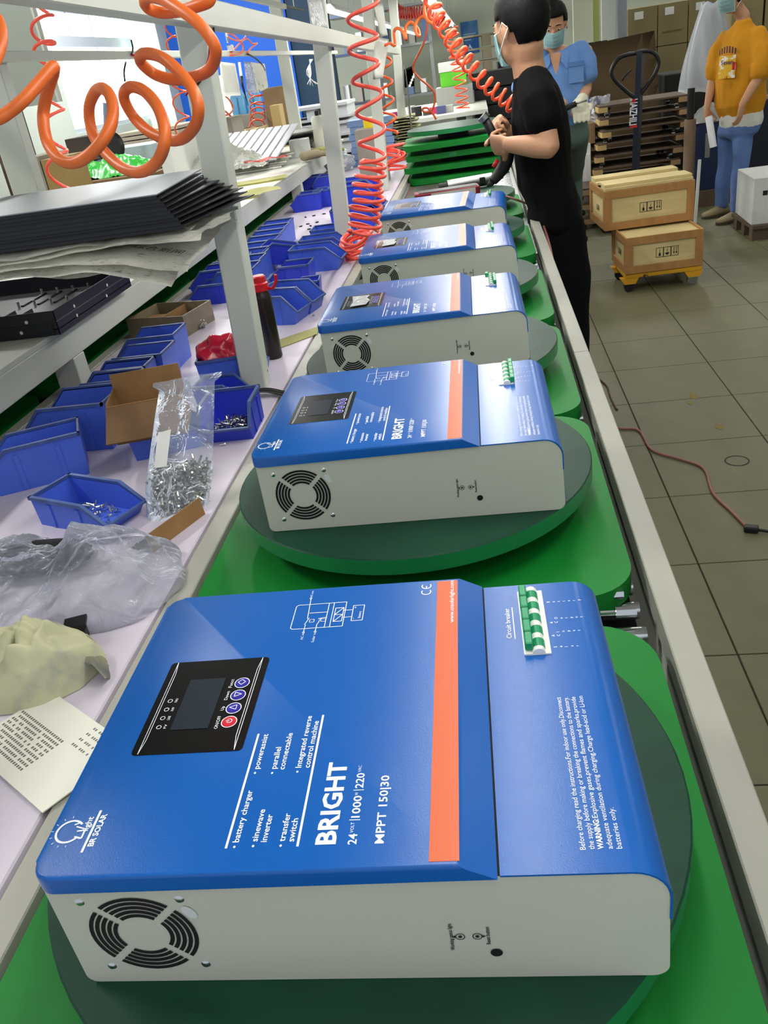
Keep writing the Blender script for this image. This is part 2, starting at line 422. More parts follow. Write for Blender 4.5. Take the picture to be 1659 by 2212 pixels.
# --- print on the cover (u,v) in metres; text runs along +v, letters rise towards -u
def T(bm, s, u, v0, v1, cap, z, bold=0.0): put_text(bm, s, (u, v0, z), (0, 1, 0), (-1, 0, 0), cap, v1-v0, bold)
def seg(bm, a, b, w, z):
    a, b = Vector(a), Vector(b); d = (b-a).normalized(); n = Vector((-d.y, d.x))*w/2
    flat(bm, [a+n, a-n, b-n, b+n], z)
def rect(bm, u0, u1, v0, v1, z): flat(bm, [(u0, v0), (u1, v0), (u1, v1), (u0, v1)], z)
def outline(bm, pts, w, z):
    for a, b in zip(pts, pts[1:]+pts[:1]): seg(bm, a, b, w, z)
mm = .001
def cover_print():
    bm = nb(); z = HT+E1
    for (s, u, v0, v1, cap) in (('• battery charger', 132.6, 16.5, 64.2, 4.2), ('• powerassist', 132.8, 79, 118.3, 4.2), ('• sinewave', 145, 16.6, 47.1, 4.2), ('inverter', 151.2, 20.4, 42.6, 4.2),
        ('• parallel', 145.4, 78.2, 104.2, 4.2), ('connectable', 151.6, 82, 118.1, 4.2), ('• transfer', 163.2, 16.3, 42.9, 4.2), ('switch', 169.2, 20, 38.5, 4.2),
        ('• Integrated reverse', 163.6, 78.4, 135.4, 4.2), ('control machine', 169.8, 82.6, 129.5, 4.2)):
        T(bm, s, u*mm, v0*mm, v1*mm, cap*mm, z, .012)
    rect(bm, .1243, .1259, .0165, .119, z); rect(bm, .1714, .173, .0162, .1358, z)
    T(bm, 'BRIGHT', .1963, .017, .0867, .0125, z, .03)
    T(bm, '24', .2100, .0163, .0245, .0055, z, .015); T(bm, 'VOLT', .2072, .0252, .0335, .0022, z); rect(bm, .2036, .2108, .0352, .0358, z)
    T(bm, '1000', .2100, .0372, .0555, .0055, z, .015); T(bm, 'W', .2072, .056, .0585, .0022, z); rect(bm, .2036, .2108, .0601, .0607, z)
    T(bm, '220', .2100, .0620, .0755, .0055, z, .015); T(bm, 'VAC', .2072, .0765, .0825, .0022, z)
    T(bm, 'MPPT 150|30', .2274, .0164, .0724, .0056, z, .015)
    # C and E drawn as open arcs whose gaps face +v
    ring(bm, (.2463, .2910), .0036, .0047, z, 14, 90+55, 450-55); ring(bm, (.2463, .3005), .0036, .0047, z, 14, 90+55, 450-55)
    rect(bm, .2458, .2468, .2965, .3005, z)
    # wiring diagram
    w = .0007
    q = [(.1265, .2475), (.1265, .2842)]
    for a, b in (((.1285, .2842), (.1735, .2842)), ((.1285, .2475), (.1735, .2475)), ((.1265, .2495), (.1265, .2822)), ((.1573, .2475), (.1573, .2842)), ((.162, .2475), (.162, .2842)), ((.1735, .2475), (.1735, .2842)),
                 ((.1395, .243), (.1395, .2535)), ((.150, .243), (.150, .2535)), ((.1400, .262), (.1385, .293)), ((.1405, .2705), (.1573, .2705)), ((.1500, .261), (.1573, .2625)), ((.1505, .2535), (.1525, .262)), ((.1385, .2535), (.1415, .263)),
                 ((.1265, .2822), (.1285, .2842)), ((.1265, .2495), (.1285, .2475)), ((.1719, .2605), (.1806, .2605)), ((.1719, .2712), (.1806, .2712))): seg(bm, a, b, w, z)
    outline(bm, [(.1643, .2551), (.1719, .2551), (.1719, .2756), (.1643, .2756)], w, z); seg(bm, (.1643, .2653), (.1719, .2653), w, z)
    seg(bm, (.1643, .2551), (.1719, .2653), w, z); seg(bm, (.1643, .2653), (.1719, .2756), w, z)
    outline(bm, [(.1806, .2545), (.1906, .2545), (.1906, .2775), (.1806, .2775)], w, z)
    for c in ((.1425, .2585), (.1530, .2585)): outline(bm, [(c[0], c[1]-.002), (c[0]+.004, c[1]-.002), (c[0]+.004, c[1]+.002), (c[0], c[1]+.002)], .0005, z)
    for c in ((.1395, .2420), (.150, .2420), (.1383, .2940)): ring(bm, c, .0006, .0012, z, 10)
    T(bm, 'AC in', .1405, .2315, .2405, .0022, z); T(bm, 'Solar in', .151, .2270, .2405, .0022, z); T(bm, 'AC out', .1393, .2955, .3065, .0022, z); T(bm, 'Battery', .1885, .2580, .2680, .0022, z)
    T(bm, '−', .1836, .2565, .2590, .0022, z); T(bm, '+', .1840, .2730, .2760, .0028, z)
    # logo: round bulb with rays, small script and a bar, BR SOLAR below
    ring(bm, (.0105, .0345), .0082, .0098, z, 26, 40, 330)
    for a in range(100, 290, 26):
        c, s = math.cos(R(a)), math.sin(R(a)); seg(bm, (.0105+.0115*c, .0345+.0115*s), (.0105+.0132*c, .0345+.0132*s), .0005, z)
    seg(bm, (.0160, .0300), (.0215, .0285), .0014, z); seg(bm, (.0215, .0285), (.0215, .0345), .0014, z); seg(bm, (.0140, .0385), (.0205, .0365), .0010, z)
    seg(bm, (.0120, .0400), (.0160, .0420), .0012, z); seg(bm, (.0160, .0345), (.0225, .0355), .0012, z); T(bm, 'light', .0235, .0345, .0465, .0042, z, .02)
    rect(bm, .0256, .0274, .0170, .0518, z); T(bm, 'BR SOLAR', .0325, .0217, .0485, .0040, z, .035)
    return fin(bm, 'white_print')
print_me = cover_print()
web_me = nb(); T(web_me, 'www.cnsolarlight.com', .2713, .2416, .3058, .0036, HT+2*E1, .01); web_me = fin(web_me, 'web_print')
panel_me = fin(prism(nb(), rrect(.0293, .1158, .1027, .2107, .004), HT, HT+E1, 'z'), 'display_panel')
lcd_me = fin(flat(nb(), [(.0528, .1278), (.0832, .1278), (.0832, .1862), (.0528, .1862)], HT+2*E1), 'lcd')
def panel_print():
    bm = nb(); z = HT+2*E1
    for s, u in ((1, .0350), (-1, .1098)):
        for du in (0, .0016*s):
            seg(bm, (u, .1035), (u+du*1.2, .1180), .0005, z); seg(bm, (u+du*1.2, .1180), (u+du*1.2, .1955), .0005, z); seg(bm, (u+du*1.2, .1955), (u, .2102), .0005, z)
    for s, v0, v1 in (('ON/OFF', .1265, .1405), ('Up', .1468, .1515), ('Down', .1588, .1690), ('Funct', .1735, .1838)): T(bm, s, .0908, v0, v1, .0028, z)
    for s, v0 in (('PV', .1298), ('LINE', .1392), ('INV', .1493), ('FAU', .1594)): T(bm, s, .0488, v0, v0+.0045, .0022, z)
    for v in (.1316, .1416, .1514, .1614): ring(bm, (.0426, v), .0016, .0021, z, 14)
    for v in (.1336, .1488, .1639, .1787): ring(bm, (.0986, v), .0057, .0064, z, 20)
    z2 = HT+3*E1+.0006
    outline(bm, [(.0955, .1787), (.0986, .1756), (.1017, .1787), (.0986, .1818)], .0006, z2)
    outline(bm, [(.0962, .1613), (.0962, .1665), (.1018, .1639)], .0006, z2); outline(bm, [(.1010, .1462), (.1010, .1514), (.0954, .1488)], .0006, z2)
    ring(bm, (.0990, .1336), .0018, .0024, z2, 14, 210, 510); seg(bm, (.0962, .1336), (.0990, .1336), .0007, z2)
    return fin(bm, 'panel_print')
pprint_me = panel_print()
btn_me = fin(lathe(nb(), [(0, HT+3*E1+.0004), (.005, HT+3*E1+.0003), (.0058, HT+E1)], 20), 'button', angle=30)
# --- print on the lid
def lid_print():
    bm = nb(); z = HB+E1
    T(bm, 'Circuit breaker', .3192, .2300, .2730, .0042, z, .01); rect(bm, .3216, .3224, .2288, .2743, z)
    for word, v, u0, u1 in (('Solar', .2150, .3539, .3715), ('Input', .2352, .3581, .3753), ('Output', .2538, .3586, .3797), ('Battery', .2786, .3543, .3810)):
        n = len(word)
        for i, ch in enumerate(word):
            u = u0+(u1-u0)*i/(n-1)+.0011; put_text(bm, ch, (u, v-.001, z), (0, 1, 0), (-1, 0, 0), .0026 if ch.isupper() else .0026, None, .01)
    for ch, u, v in (('A', .3549, .2296), ('C', .3592, .2298), ('A', .3552, .2478), ('C', .3592, .2482)): put_text(bm, ch, (u, v-.001, z), (0, 1, 0), (-1, 0, 0), .0026, None, .01)
    for s, u, v1, bd in (('Before charging read the instructions.For indoor use only.Disconnect', 3512, 154.2, 0), ('the supply before making or breaking the connections to the battery.', 3566, 153.8, 0),
                     ('adequate ventilation during charging.Charge lead-acid or Li-Ion', 3675, 154.2, 0), ('batteries only.', 3730, 48, 0)):
        T(bm, s, u*1e-4, .0165, v1*mm, .0035, z, bd)
    T(bm, 'WARNING:', .3620, .0165, .0395, .0035, z, .03); T(bm, 'Explosive gases,prevent flames and sparks,provide', .3620, .0403, .1538, .0035, z)
    return fin(bm, 'white_print')
lprint_me = lid_print()
# --- breaker block
brk_me = nb(); prism(brk_me, [(.328, HB-.01), (.328, HB+.0015), (.3355, HB+.0015)]+arc(.3400, HB+.001, .0055, 170, 10, 6)+[(.3450, HB+.0012), (.3498, HB+.0012), (.3498, HB-.01)], .2062, .2960); brk_me = fin(brk_me, 'breaker_body', angle=40)
brkslot_me = nb()
for k in range(5): prism(brkslot_me, arc(.3402, HB+.0012, .0056, 150, 20, 6)+[(.3455, HB), (.3345, HB)], .2110+k*.0172, .2210+k*.0172)
brkslot_me = fin(brkslot_me, 'breaker_window')
def tog(d):
    bm = nb(); x = .3402+d*.0062
    box(bm, x-.0033, x+.0033, 0, .0160, HB+.002, HB+.0105, bev=.001, seg=1); return fin(bm, 'toggle')
tog_me = {-1: tog(-1.25), 1: tog(1.25)}
# --- side details (u,z on the front face y=0)
def side(bm, fn): pass
SF = lambda x, z: (x, -.0006+.0006, z)
def fan():
    bm = nb(); f = lambda x, z: (x, .0004, z)
    for k in range(5):
        r0 = .0180+k*.0041
        for a in (0, 90, 180, 270):
            g = math.degrees(.0028/(r0+.001)); ring(bm, (.0577, .0522), r0, r0+.0029, 0, 10, a+45+g, a+135-g, f=f)
    return fin(bm, 'vent_slots')
fan_me = fan()
scr_me = fin(lathe(nb(), [(0, .0012), (.002, .0011), (.0034, .0002), (.0036, 0)], 12, Matrix.Rotation(R(90), 4, 'X')), 'screw', angle=40)
hole_me = nb(); ring(hole_me, (.2908, .0268), 0, .0040, 0, 18, f=lambda x, z: (x, .0004, z)); hole_me = fin(hole_me, 'hole')
def side_print():
    bm = nb(); f = lambda x, z: (x, .0004, z)
    for u, dx in ((.2687, -1), (.2797, 1)):
        ring(bm, (u, .0437), .0026, .0032, 0, 16, f=f); ring(bm, (u, .0437), 0, .0013, 0, 10, f=f)
        bm.faces.new([bm.verts.new(f(u+dx*.0032, .0450)), bm.verts.new(f(u+dx*.0055, .0437)), bm.verts.new(f(u+dx*.0032, .0424))])
    put_text(bm, 'Working status light', (.2640, .0004, .0300), (0, 0, 1), (-1, 0, 0), .0026, .0270, .02); put_text(bm, 'Reset button', (.2876, .0004, .0355), (0, 0, 1), (-1, 0, 0), .0026, .0175, .02)
    return fin(bm, 'black_print')
sprint_me = side_print()
stk_me = nb(); ring(stk_me, (0, 0), 0, 1, 0, 22, f=lambda x, z: (.0950+x*.0042-z*.002, .0003, .0740+z*.0062)); stk_me = fin(stk_me, 'sticker')
POSES = [(-0.31987, 0.32808, 0.02215), (-0.32713, 0.95979, 0.01000), (-0.33890, 1.55533, 0.01437), (-0.33237, 2.15430, 0.01432), (-0.34149, 2.78397, -0.03691)]
ILAB = ['blue and grey inverter in the foreground, the largest and nearest of the five', 'blue and grey inverter on the second turntable from the front', 'blue and grey inverter on the middle turntable, third from the front',
        'blue and grey inverter fourth from the front, beside the coiled red hose', 'blue and grey inverter farthest along the line, in front of the red meter']
TOGS = [(-1, -1, -1, -1, -1), (1, 1, 1, 1, 1), (1, 1, 1, 1, -1), (1, 1, 1, 1, 1), (1, 1, 1, 1, 1)]
for k, (x, y, a) in enumerate(POSES):
    t = thing('inverter', ILAB[k], 'inverter', (x, y, ZD+.0005), a, 'inverters on the line')
    bd = link('body', body_me, M_grey, t)
    link('vent_slots', fan_me, M_slot, bd); link('hole', hole_me, M_slot, bd); link('black_print', sprint_me, M_bprint, bd)
    link('sticker', stk_me, mat('pale_sticker', (205, 208, 208), .4), bd)
    for (u, z) in ((.0225, .0855), (.0912, .0862), (.0243, .0175), (.0924, .0182)): link('screw', scr_me, M_chrome, bd, loc=(u, .0012, z))
    cv = link('cover', cover_me, M_blue, t)
    link('orange_band', orange_me, M_orange, cv); tag(link('white_print', print_me, M_print, cv), kind='stuff'); link('web_print', web_me, M_print, cv)
    dp = link('display_panel', panel_me, M_panel, t)
    link('lcd', lcd_me, M_lcd, dp); link('panel_print', pprint_me, M_print, dp)
    for i, v in enumerate((.1336, .1488, .1639, .1787)): link('button', btn_me if i else btn_me.copy(), None, dp, loc=(.0986, v, 0)).data.materials.append(M_btnr) if i == 0 else link('button', btn_me, M_btnb, dp, loc=(.0986, v, 0))
    link('seam_gap', seam_me, M_slot, bd)
    ld = link('terminal_lid', lid_me, M_blue, t); tag(link('white_print', lprint_me, M_print, ld), kind='stuff')
    bk = link('circuit_breaker', brk_me, M_wplas, t); link('breaker_window', brkslot_me, M_gtog, bk)
    for i in range(5): link('toggle', tog_me[TOGS[k][i]], M_gtog, bk, loc=(0, .2092+i*.0172, 0))
    if k in (2, 3):
        bm = nb(); flat(bm, [(.050, .112), (.083, .118), (.088, .150), (.080, .172), (.084, .192), (.046, .196), (.052, .15)], HT+.0025); link('peeling_film', fin(bm, 'film'), M_film, dp)
# ================================================================ bench, frames, shelf, lamps
def nz(v, s=1.0): return noise.noise(Vector(v)*s)
bench = thing('workbench', 'long lilac topped workbench covered with blue parts bins', 'bench', (-.765, .1, 0))
add('bench_top', box(nb(), -.293, .288, 0, 6.9, ZP-.03, ZP, bev=.002, seg=1), M_bench, bench)
for s in (-.24, .24):
    for y in (.3, 2.3, 4.3, 6.3): add('leg', box(nb(), s-.02, s+.02, y, y+.04, 0, ZP-.03), M_white, bench)
def frame(name, label, x0, x1, ys, ztop, beams):
    t = thing(name, label, 'frame', ((x0+x1)/2, ys[0], 0))
    h = (x1-x0)/2
    for y in ys: add('post', box(nb(), -h, h, y-ys[0], y-ys[0]+.05, ZP, ztop, bev=.003, seg=1), M_white, t)
    for (bx0, bx1, z0, z1, y0, y1) in beams: add('beam', box(nb(), bx0-(x0+x1)/2, bx1-(x0+x1)/2, y0-ys[0], y1-ys[0], z0, z1, bev=.002, seg=1), M_white, t)
    return t
fr1 = frame('gantry', 'white steel gantry frame standing on the bench beside the inverters', -.570, -.515, [1.715, 3.19, 4.75, 6.3], 2.1,
      [(-.57, -.515, 2.1, 2.14, 1.6, 6.4)])
for o in fr1.children:                      # the posts lean a little towards the line
    for v in o.data.vertices: v.co.x += max(0, v.co.z-ZP)*.042
ba, bb = atx(95, 12, -.475), atx(850, 117, -.475)
bd_ = (bb-ba); bm = nb(); box(bm, -.016, .016, -.9/bd_.length*bd_.length, bd_.length+.3, 0, .045, bev=.002, seg=1)
o = add('beam', bm, M_white, fr1); o.location = ba-Vector(fr1.location); o.rotation_euler = (math.asin(bd_.z/bd_.length), 0, 0)
fr2 = frame('gantry', 'white steel gantry frame behind the shelf on the left', -1.345, -1.265, [2.42, 4.33, 6.42], 2.15,
      [(-1.2648, -1.24, 1.584, 1.610, .6, 8.6), (-1.2648, -1.24, 1.86, 1.89, .6, 6.5)])
for o in fr2.children:
    if o.name.startswith('post'):
        for v in o.data.vertices:
            if v.co.z < 1.0: v.co.z = ZS
# shelf
shelf = thing('shelf', 'white shelf on short legs above the second line', 'shelf', (-1.0, .5, 0))
add('shelf_top', box(nb(), -.85, .0, 0, 6.1, ZS-.012, ZS, bev=.001, seg=1), M_white, shelf)
add('edge_beam', box(nb(), -.03, .0, 0, 6.0, ZS-.077, ZS-.0125, bev=.002, seg=1), M_white, shelf)
add('edge_beam', box(nb(), -.85, -.82, 0, 6.0, ZS-.077, ZS-.0125, bev=.002, seg=1), M_white, shelf)
for y in (1.33, 2.9, 4.3, 5.7): add('leg', box(nb(), -.06, -.001, y, y+.06, ZP, ZS-.078, bev=.002, seg=1), M_white, shelf)
for y in (0.4, 2.9, 5.4): add('leg', box(nb(), -.85, -.79, y, y+.06, 0, ZS-.078, bev=.002, seg=1), M_white, shelf)
# lamps: trough with a tube, each with its own light
M_tube = mat('lamp_tube', (255, 255, 250), 0.4, emit=14.0)
M_trough = mat('lamp_trough', (225, 228, 224), 0.4)
tr_me = fin(prism(nb(), [(-.05, 0), (-.05, .008), (-.02, .04), (.02, .04), (.05, .008), (.05, 0), (.046, 0), (.018, .034), (-.018, .034), (-.046, 0)], -.6, .6), 'trough')
tu_me = fin(cyl(nb(), (0, -.57, .012), (0, .57, .012), .013, 10), 'tube', angle=40)
def lamp(x, y, z, label, power):
    t = thing('tube_lamp', label, 'lamp', (x, y, z), 0, 'tube lamps over the lines')
    link('trough', tr_me, M_trough, t); link('tube', tu_me, M_tube, t)
    for s in (-.45, .45): add('hanger', cyl(nb(), (0, s, .04), (0, s, .55), .002, 6), M_steel, t)
    if power:
        ld = bpy.data.lights.new('tube_light', 'AREA'); ld.shape = 'RECTANGLE'; ld.size = .06; ld.size_y = 1.14; ld.energy = power; ld.color = (1.0, .985, .95)
        lo = bpy.data.objects.new('tube_light', ld); COL.objects.link(lo); lo.parent = t; lo.location = (0, 0, -.004)
for k in range(12):
    y = -.3+1.3*k
    lamp(.02 if y < 5.5 else -.3, y, 1.80, ORD[k]+' tube lamp of the row above the inverter line', LAMP_A*(1.0 if y < 3 else 2.8) if y < 5.5 else LAMP_E)
for k in range(8):
    y = 6.9+1.25*k
    lamp(-.93, y, 1.80, ORD[k]+' tube lamp of the far row behind the frames', LAMP_E*.8 if k < 5 else 0)
for k in (3,): lamp(-1.17, .3+1.28*k, 1.85, 'tube lamp above the white shelf beyond the first post', LAMP_E)
for x in (-3.2, 1.8, 4.6):  # unseen ceiling lamps added as fill, strongest along the window wall
    for y in (1.5, 6.0, 10.5, 15.0):
        t = thing('ceiling_fill_lamp', 'unseen twin tube ceiling lamp added for fill light %s, %s from the near end' % ('by the window wall' if x < 0 else 'over the aisle' if x < 3 else 'by the right wall', ORD[int(y/4)]), 'lamp', (x, y, 3.7), 0, 'added ceiling fill lamps')
        add('housing', box(nb(), -.12, .12, -.62, .62, 0, .06), M_trough, t); 
        for s in (-.05, .05): add('tube', cyl(nb(), (s, -.58, -.014), (s, .58, -.014), .013, 8), M_tube, t)
        ld = bpy.data.lights.new('ceiling_fill_light', 'AREA'); ld.shape = 'RECTANGLE'; ld.size = .2; ld.size_y = 1.2; ld.energy = CEIL_FILL_E*(4.5 if x < 0 else 1.0)*(2.6 if y > 10 else 1.0); ld.color = (1.0, .99, .95)
        lo = bpy.data.objects.new('ceiling_fill_light', ld); COL.objects.link(lo); lo.parent = t; lo.location = (0, 0, -.03)
# ================================================================ blue parts bins
M_bin = mat('bin_blue', (74, 106, 214), 0.42, var=0.12, scale=8)
M_bin2 = mat('bin_deep_blue', (46, 64, 200), 0.42, var=0.12, scale=8)
M_rim = mat('bin_rim_worn', (70, 92, 150), 0.5, var=0.3, scale=30)
M_bolt = mat('zinc_bolts', (196, 196, 190), 0.25, 1.0)
def bin_mesh(L, W, H):
    t = .0025; bm = nb(); w = W/2
    pr = [(0, H), (.006, 0), (L*.90, 0), (L, H*.45), (L*.72, H)]
    prism(bm, pr, -w, -w+t); prism(bm, pr, w-t, w)
    prism(bm, [(0, H), (.006, 0), (.006+t, 0), (t, H)], -w+t, w-t)
    box(bm, .008, L*.90, -w+t, w-t, 0, t)
    prism(bm, [(L*.90, 0), (L, H*.45), (L-t, H*.45), (L*.90-t, 0)], -w+t, w-t)
    for s in (-1, 1):
        for u in (.22, .62): box(bm, L*u, L*u+.008, min(s*w, s*(w+.002)), max(s*w, s*(w+.002)), .002, H*.86)
    rm = nb(); e = .004
    prism(rm, [(0, -w-e), (0, w+e), (e, w+e), (e, -w-e)], H-.002, H+.004, 'z')
    for s in (-1, 1):
        a, b = min(s*(w-t), s*(w+e)), max(s*(w-t), s*(w+e))
        prism(rm, [(0, H-.002), (0, H+.004), (L*.73, H+.004), (L*1.01, H*.47), (L, H*.43), (L*.72, H-.002)], a, b)
    prism(rm, [(L-.002, H*.42), (L-.002, H*.48), (L+.005, H*.48), (L+.005, H*.42)], -w, w)
    return fin(bm, 'bin_shell'), fin(rm, 'bin_rim')
_BM = {}
def bolt_into(bm, p, d, s=1.0):
    d = Vector(d).normalized(); p = Vector(p)
    cyl(bm, p, p+d*.011*s, .0016*s, 5); cyl(bm, p-d*.002*s, p, .0034*s, 6)
def heap(n, rx, ry, h, s=1.0):
    bm = nb()
    for i in range(n):
        a, r = random.uniform(0, 6.283), math.sqrt(random.random())
        z = h*(1-r*r)*random.random()
        bolt_into(bm, (rx*r*math.cos(a), ry*r*math.sin(a), z+.002), (random.uniform(-1, 1), random.uniform(-1, 1), random.uniform(-.2, .8)), s)
    return fin(bm, 'bolts')
def pbin(x, y, yaw, L, W, H, label, m=None, tilt=(0, 0), z=ZP, fill=0):
    k = (round(L, 3), round(W, 3), round(H, 3))
    if k not in _BM: _BM[k] = bin_mesh(*k)
    t = thing('parts_bin', label, 'bin', (x, y, z), R(yaw), 'blue parts bins')
    t.rotation_euler = (R(tilt[0]), R(tilt[1]), R(yaw))
    m = m or M_bin
    a = link('bin_shell', _BM[k][0].copy() if m is not M_bin else _BM[k][0], m, t); b = link('bin_rim', _BM[k][1], M_rim, t)
    if fill:
        h = link('bolt_heap', heap(fill, L*.33, W*.40, H*.35), M_bolt); c, s = math.cos(R(yaw)), math.sin(R(yaw))
        h.location = (x+c*L*.5, y+s*L*.5, z+.004); h.rotation_euler = (0, 0, R(yaw)); tag(h, 'loose zinc screws heaped in a blue parts bin', 'screws', kind='stuff')
    return t
b = atz(202, 985, ZP)
pbin(-.790, 1.385, 205, .185, .085, .082, 'light blue parts bin nearest in the left row, its side facing out')
pbin(-.768, 1.515, 180, .19, .118, .095, 'large blue parts bin second in the left row, touching the shelf leg')
pbin(-.770, 1.657, 180, .165, .072, .085, 'blue parts bin third from the front of the left row')
pbin(-.775, 1.737, 180, .165, .070, .085, 'blue parts bin with screws, fourth in the left row', fill=70)
pbin(-.765, 1.838, 180, .165, .100, .085, 'blue parts bin with screws, fifth in the left row', fill=50)
pbin(-.788, 1.995, 180, .165, .100, .085, 'blue parts bin at the far end of the left row by the taped carton')
q0, q1 = atz(108, 1128, ZP), atz(272, 1160, ZP)
pbin(q0.x, q0.y+.035, math.degrees(math.atan2(q1.y-q0.y, q1.x-q0.x)), (q1-q0).length*.95, .085, .05, 'low blue parts bin with washers under the clear bag', fill=26)
p = atz(505, 945, ZP); pbin(p.x-.01, p.y+.1, -88, .13, .10, .065, 'blue parts bin of screws right of the bolt bag', M_bin2, fill=110)
p = atz(500, 880, ZP); pbin(p.x-.075, p.y+.035, -5, .10, .07, .05, 'small deep blue bin beside the black strap', M_bin2)
p = atz(520, 850, ZP); pbin(p.x-.1, p.y+.06, 10, .15, .10, .075, 'blue parts bin holding the red plastic bag', M_bin)
p = atz(330, 1000, ZP); pbin(p.x-.06, p.y+.06, 20, .15, .10, .05, 'blue parts bin under the open brown carton', M_bin)
# three left of the first post
p = atz(497, 655, ZP); pbin(p.x, p.y+.05, 178, .13, .085, .06, 'small blue bin left of the post by the taped carton', M_bin2)
pbin(p.x+.01, p.y+.16, 180, .17, .10, .085, 'blue bin behind the small one left of the post', M_bin2)
pbin(p.x+.01, p.y+.29, 180, .16, .10, .085, 'blue bin at the shelf edge left of the post', M_bin2)
# the long row beyond the post
for k in range(8):
    y = 2.70+k*.122
    pbin(-.752-.008*k, y, 180, .165, .112, .085, ['blue bin nearest the post in the long far row', 'second blue bin of the long far row behind the post', 'third blue bin of the long far row behind the post', 'fourth blue bin of the long far row behind the post',
         'fifth blue bin of the long far row behind the post', 'sixth blue bin of the long far row behind the post', 'seventh blue bin of the long far row behind the post', 'farthest blue bin of the long row behind the post'][k], M_bin2 if k % 2 else M_bin)
# right hand group
pbin(-.69, 2.95, -3, .185, .10, .078, 'pale blue bin lying side on below the red hose')
pbin(-.69, 3.13, 2, .18, .10, .075, 'blue bin of screws behind the side on bin by the red hose', fill=160)
pbin(-.68, 3.33, 0, .18, .11, .075, 'blue bin with green screws left of the second post', fill=40)
pbin(-.70, 3.045, 200, .14, .095, .07, 'deep blue bin tipped over beside the screw bins', M_bin2, tilt=(0, -16), z=ZP+.004)
p = atz(690, 650, ZP); pbin(p.x+.01, p.y+.02, 185, .085, .075, .062, 'small bright blue bin behind the tilted screw bins', M_bin2)
p = atz(640, 612, ZP); pbin(p.x+.06, p.y+.02, 178, .14, .10, .06, 'blue bin turned away behind the tilted screw bins', M_bin2)
pbin(-.676, 2.315, -14, .155, .088, .078, 'blue bin with an open front beside the black bottle')
pbin(-.650, 2.408, -14, .155, .088, .078, 'blue bin full of bolts second from the black bottle', fill=120)
for (px, py, yaw, lb) in ((672, 455, 180, 'deep blue bin by the far shelf leg, left of two'), (705, 447, 178, 'deep blue bin by the far shelf leg, right of two'), (672, 415, 182, 'deep blue bin behind the far shelf leg'), (712, 412, 180, 'deep blue bin beside the second post, farthest back')):
    p = atz(px, py, ZP); pbin(p.x+.06, p.y+.05, yaw, .16, .11, .08, lb, M_bin2)
for k, (x, y, yaw, z) in enumerate(((-.66, 3.72, 0, ZP), (-.67, 3.87, 2, ZP), (-.66, 4.03, -2, ZP), (-.655, 3.73, 0, ZP+.088), (-.66, 3.90, 1, ZP+.088))):
    pbin(x, y, yaw, .20, .13, .085, ['blue bin behind the red hose, lowest at the front', 'blue bin behind the red hose, lowest in the middle', 'blue bin behind the red hose, lowest at the back', 'blue bin stacked behind the red hose, front of the upper two', 'blue bin stacked behind the red hose, back of the upper two'][k], M_bin2, z=z)
# ================================================================ things on the bench
M_card = mat('brown_card', (150, 112, 70), 0.85, var=0.12, scale=25, bump=.1)
M_cardin = mat('card_inside', (112, 84, 56), 0.9, var=0.12, scale=25)
M_paper = mat('paper_white', (226, 226, 220), 0.7, var=0.04, scale=10)
M_yellowp = mat('yellow_paper', (220, 216, 150), 0.7, var=0.05, scale=10)
M_news = mat('newsprint', (240, 238, 226), 0.8, rgb2=(150, 148, 142), scale=60, stretch=(1, 8, 1), edge=(.60, .70))
def sheet(fn, nu, nv, name='sheet', thick=.0006):
    bm = nb(); g = [[bm.verts.new(fn(i/nu, j/nv)) for j in range(nv+1)] for i in range(nu+1)]
    for i in range(nu):
        for j in range(nv): bm.faces.new((g[i][j], g[i+1][j], g[i+1][j+1], g[i][j+1]))
    if thick: bmesh.ops.solidify(bm, geom=bm.faces[:], thickness=thick)
    return fin(bm, name, smooth=True)
def quadfn(a, b, c, d, amp=0.0, fr=8.0, lift=None):
    a, b, c, d = (Vector(p) for p in (a, b, c, d))
    def f(u, v):
        p = (a*(1-u)+b*u)*(1-v)+(d*(1-u)+c*u)*v
        p = p.copy(); p.z += amp*(1+nz((p.x*fr, p.y*fr, amp*100)))*.5
        if lift: p.z += lift(u, v)
        return p
    return f
# taped parts carton
a, b_, c = Vector((-1.003, 2.391, ZP)), Vector((-.865, 2.235, ZP)), Vector((-.829, 2.398, ZP))
t = thing('parts_carton', 'small taped carton of fittings on the bench by the left bins', 'carton', tuple(b_), math.atan2(c.y-b_.y, c.x-b_.x))
bm = nb(); Lx, Ly, Hh = .165, .19, .06
for q in ((0, Lx, 0, .004, 0, Hh), (0, Lx, Ly-.004, Ly, 0, Hh), (0, .004, .004, Ly-.004, 0, Hh), (Lx-.004, Lx, .004, Ly-.004, 0, Hh), (.004, Lx-.004, .004, Ly-.004, 0, .004)): box(bm, *q)
add('tray', bm, mat('taped_card', (128, 116, 92), 0.35, var=.2, scale=30), t)
bm = nb(); box(bm, .005, Lx-.005, .085, .089, .004, Hh-.006); box(bm, .06, .11, .10, .17, .02, .04); add('divider', bm, M_card, t)
h = link('fitting_heap', heap(60, .06, .035, .03, 1.4), M_bolt); h.location = t.matrix_basis @ Vector((.08, .045, .004)); tag(h, 'loose fittings lying in the taped carton', 'fittings', kind='stuff')
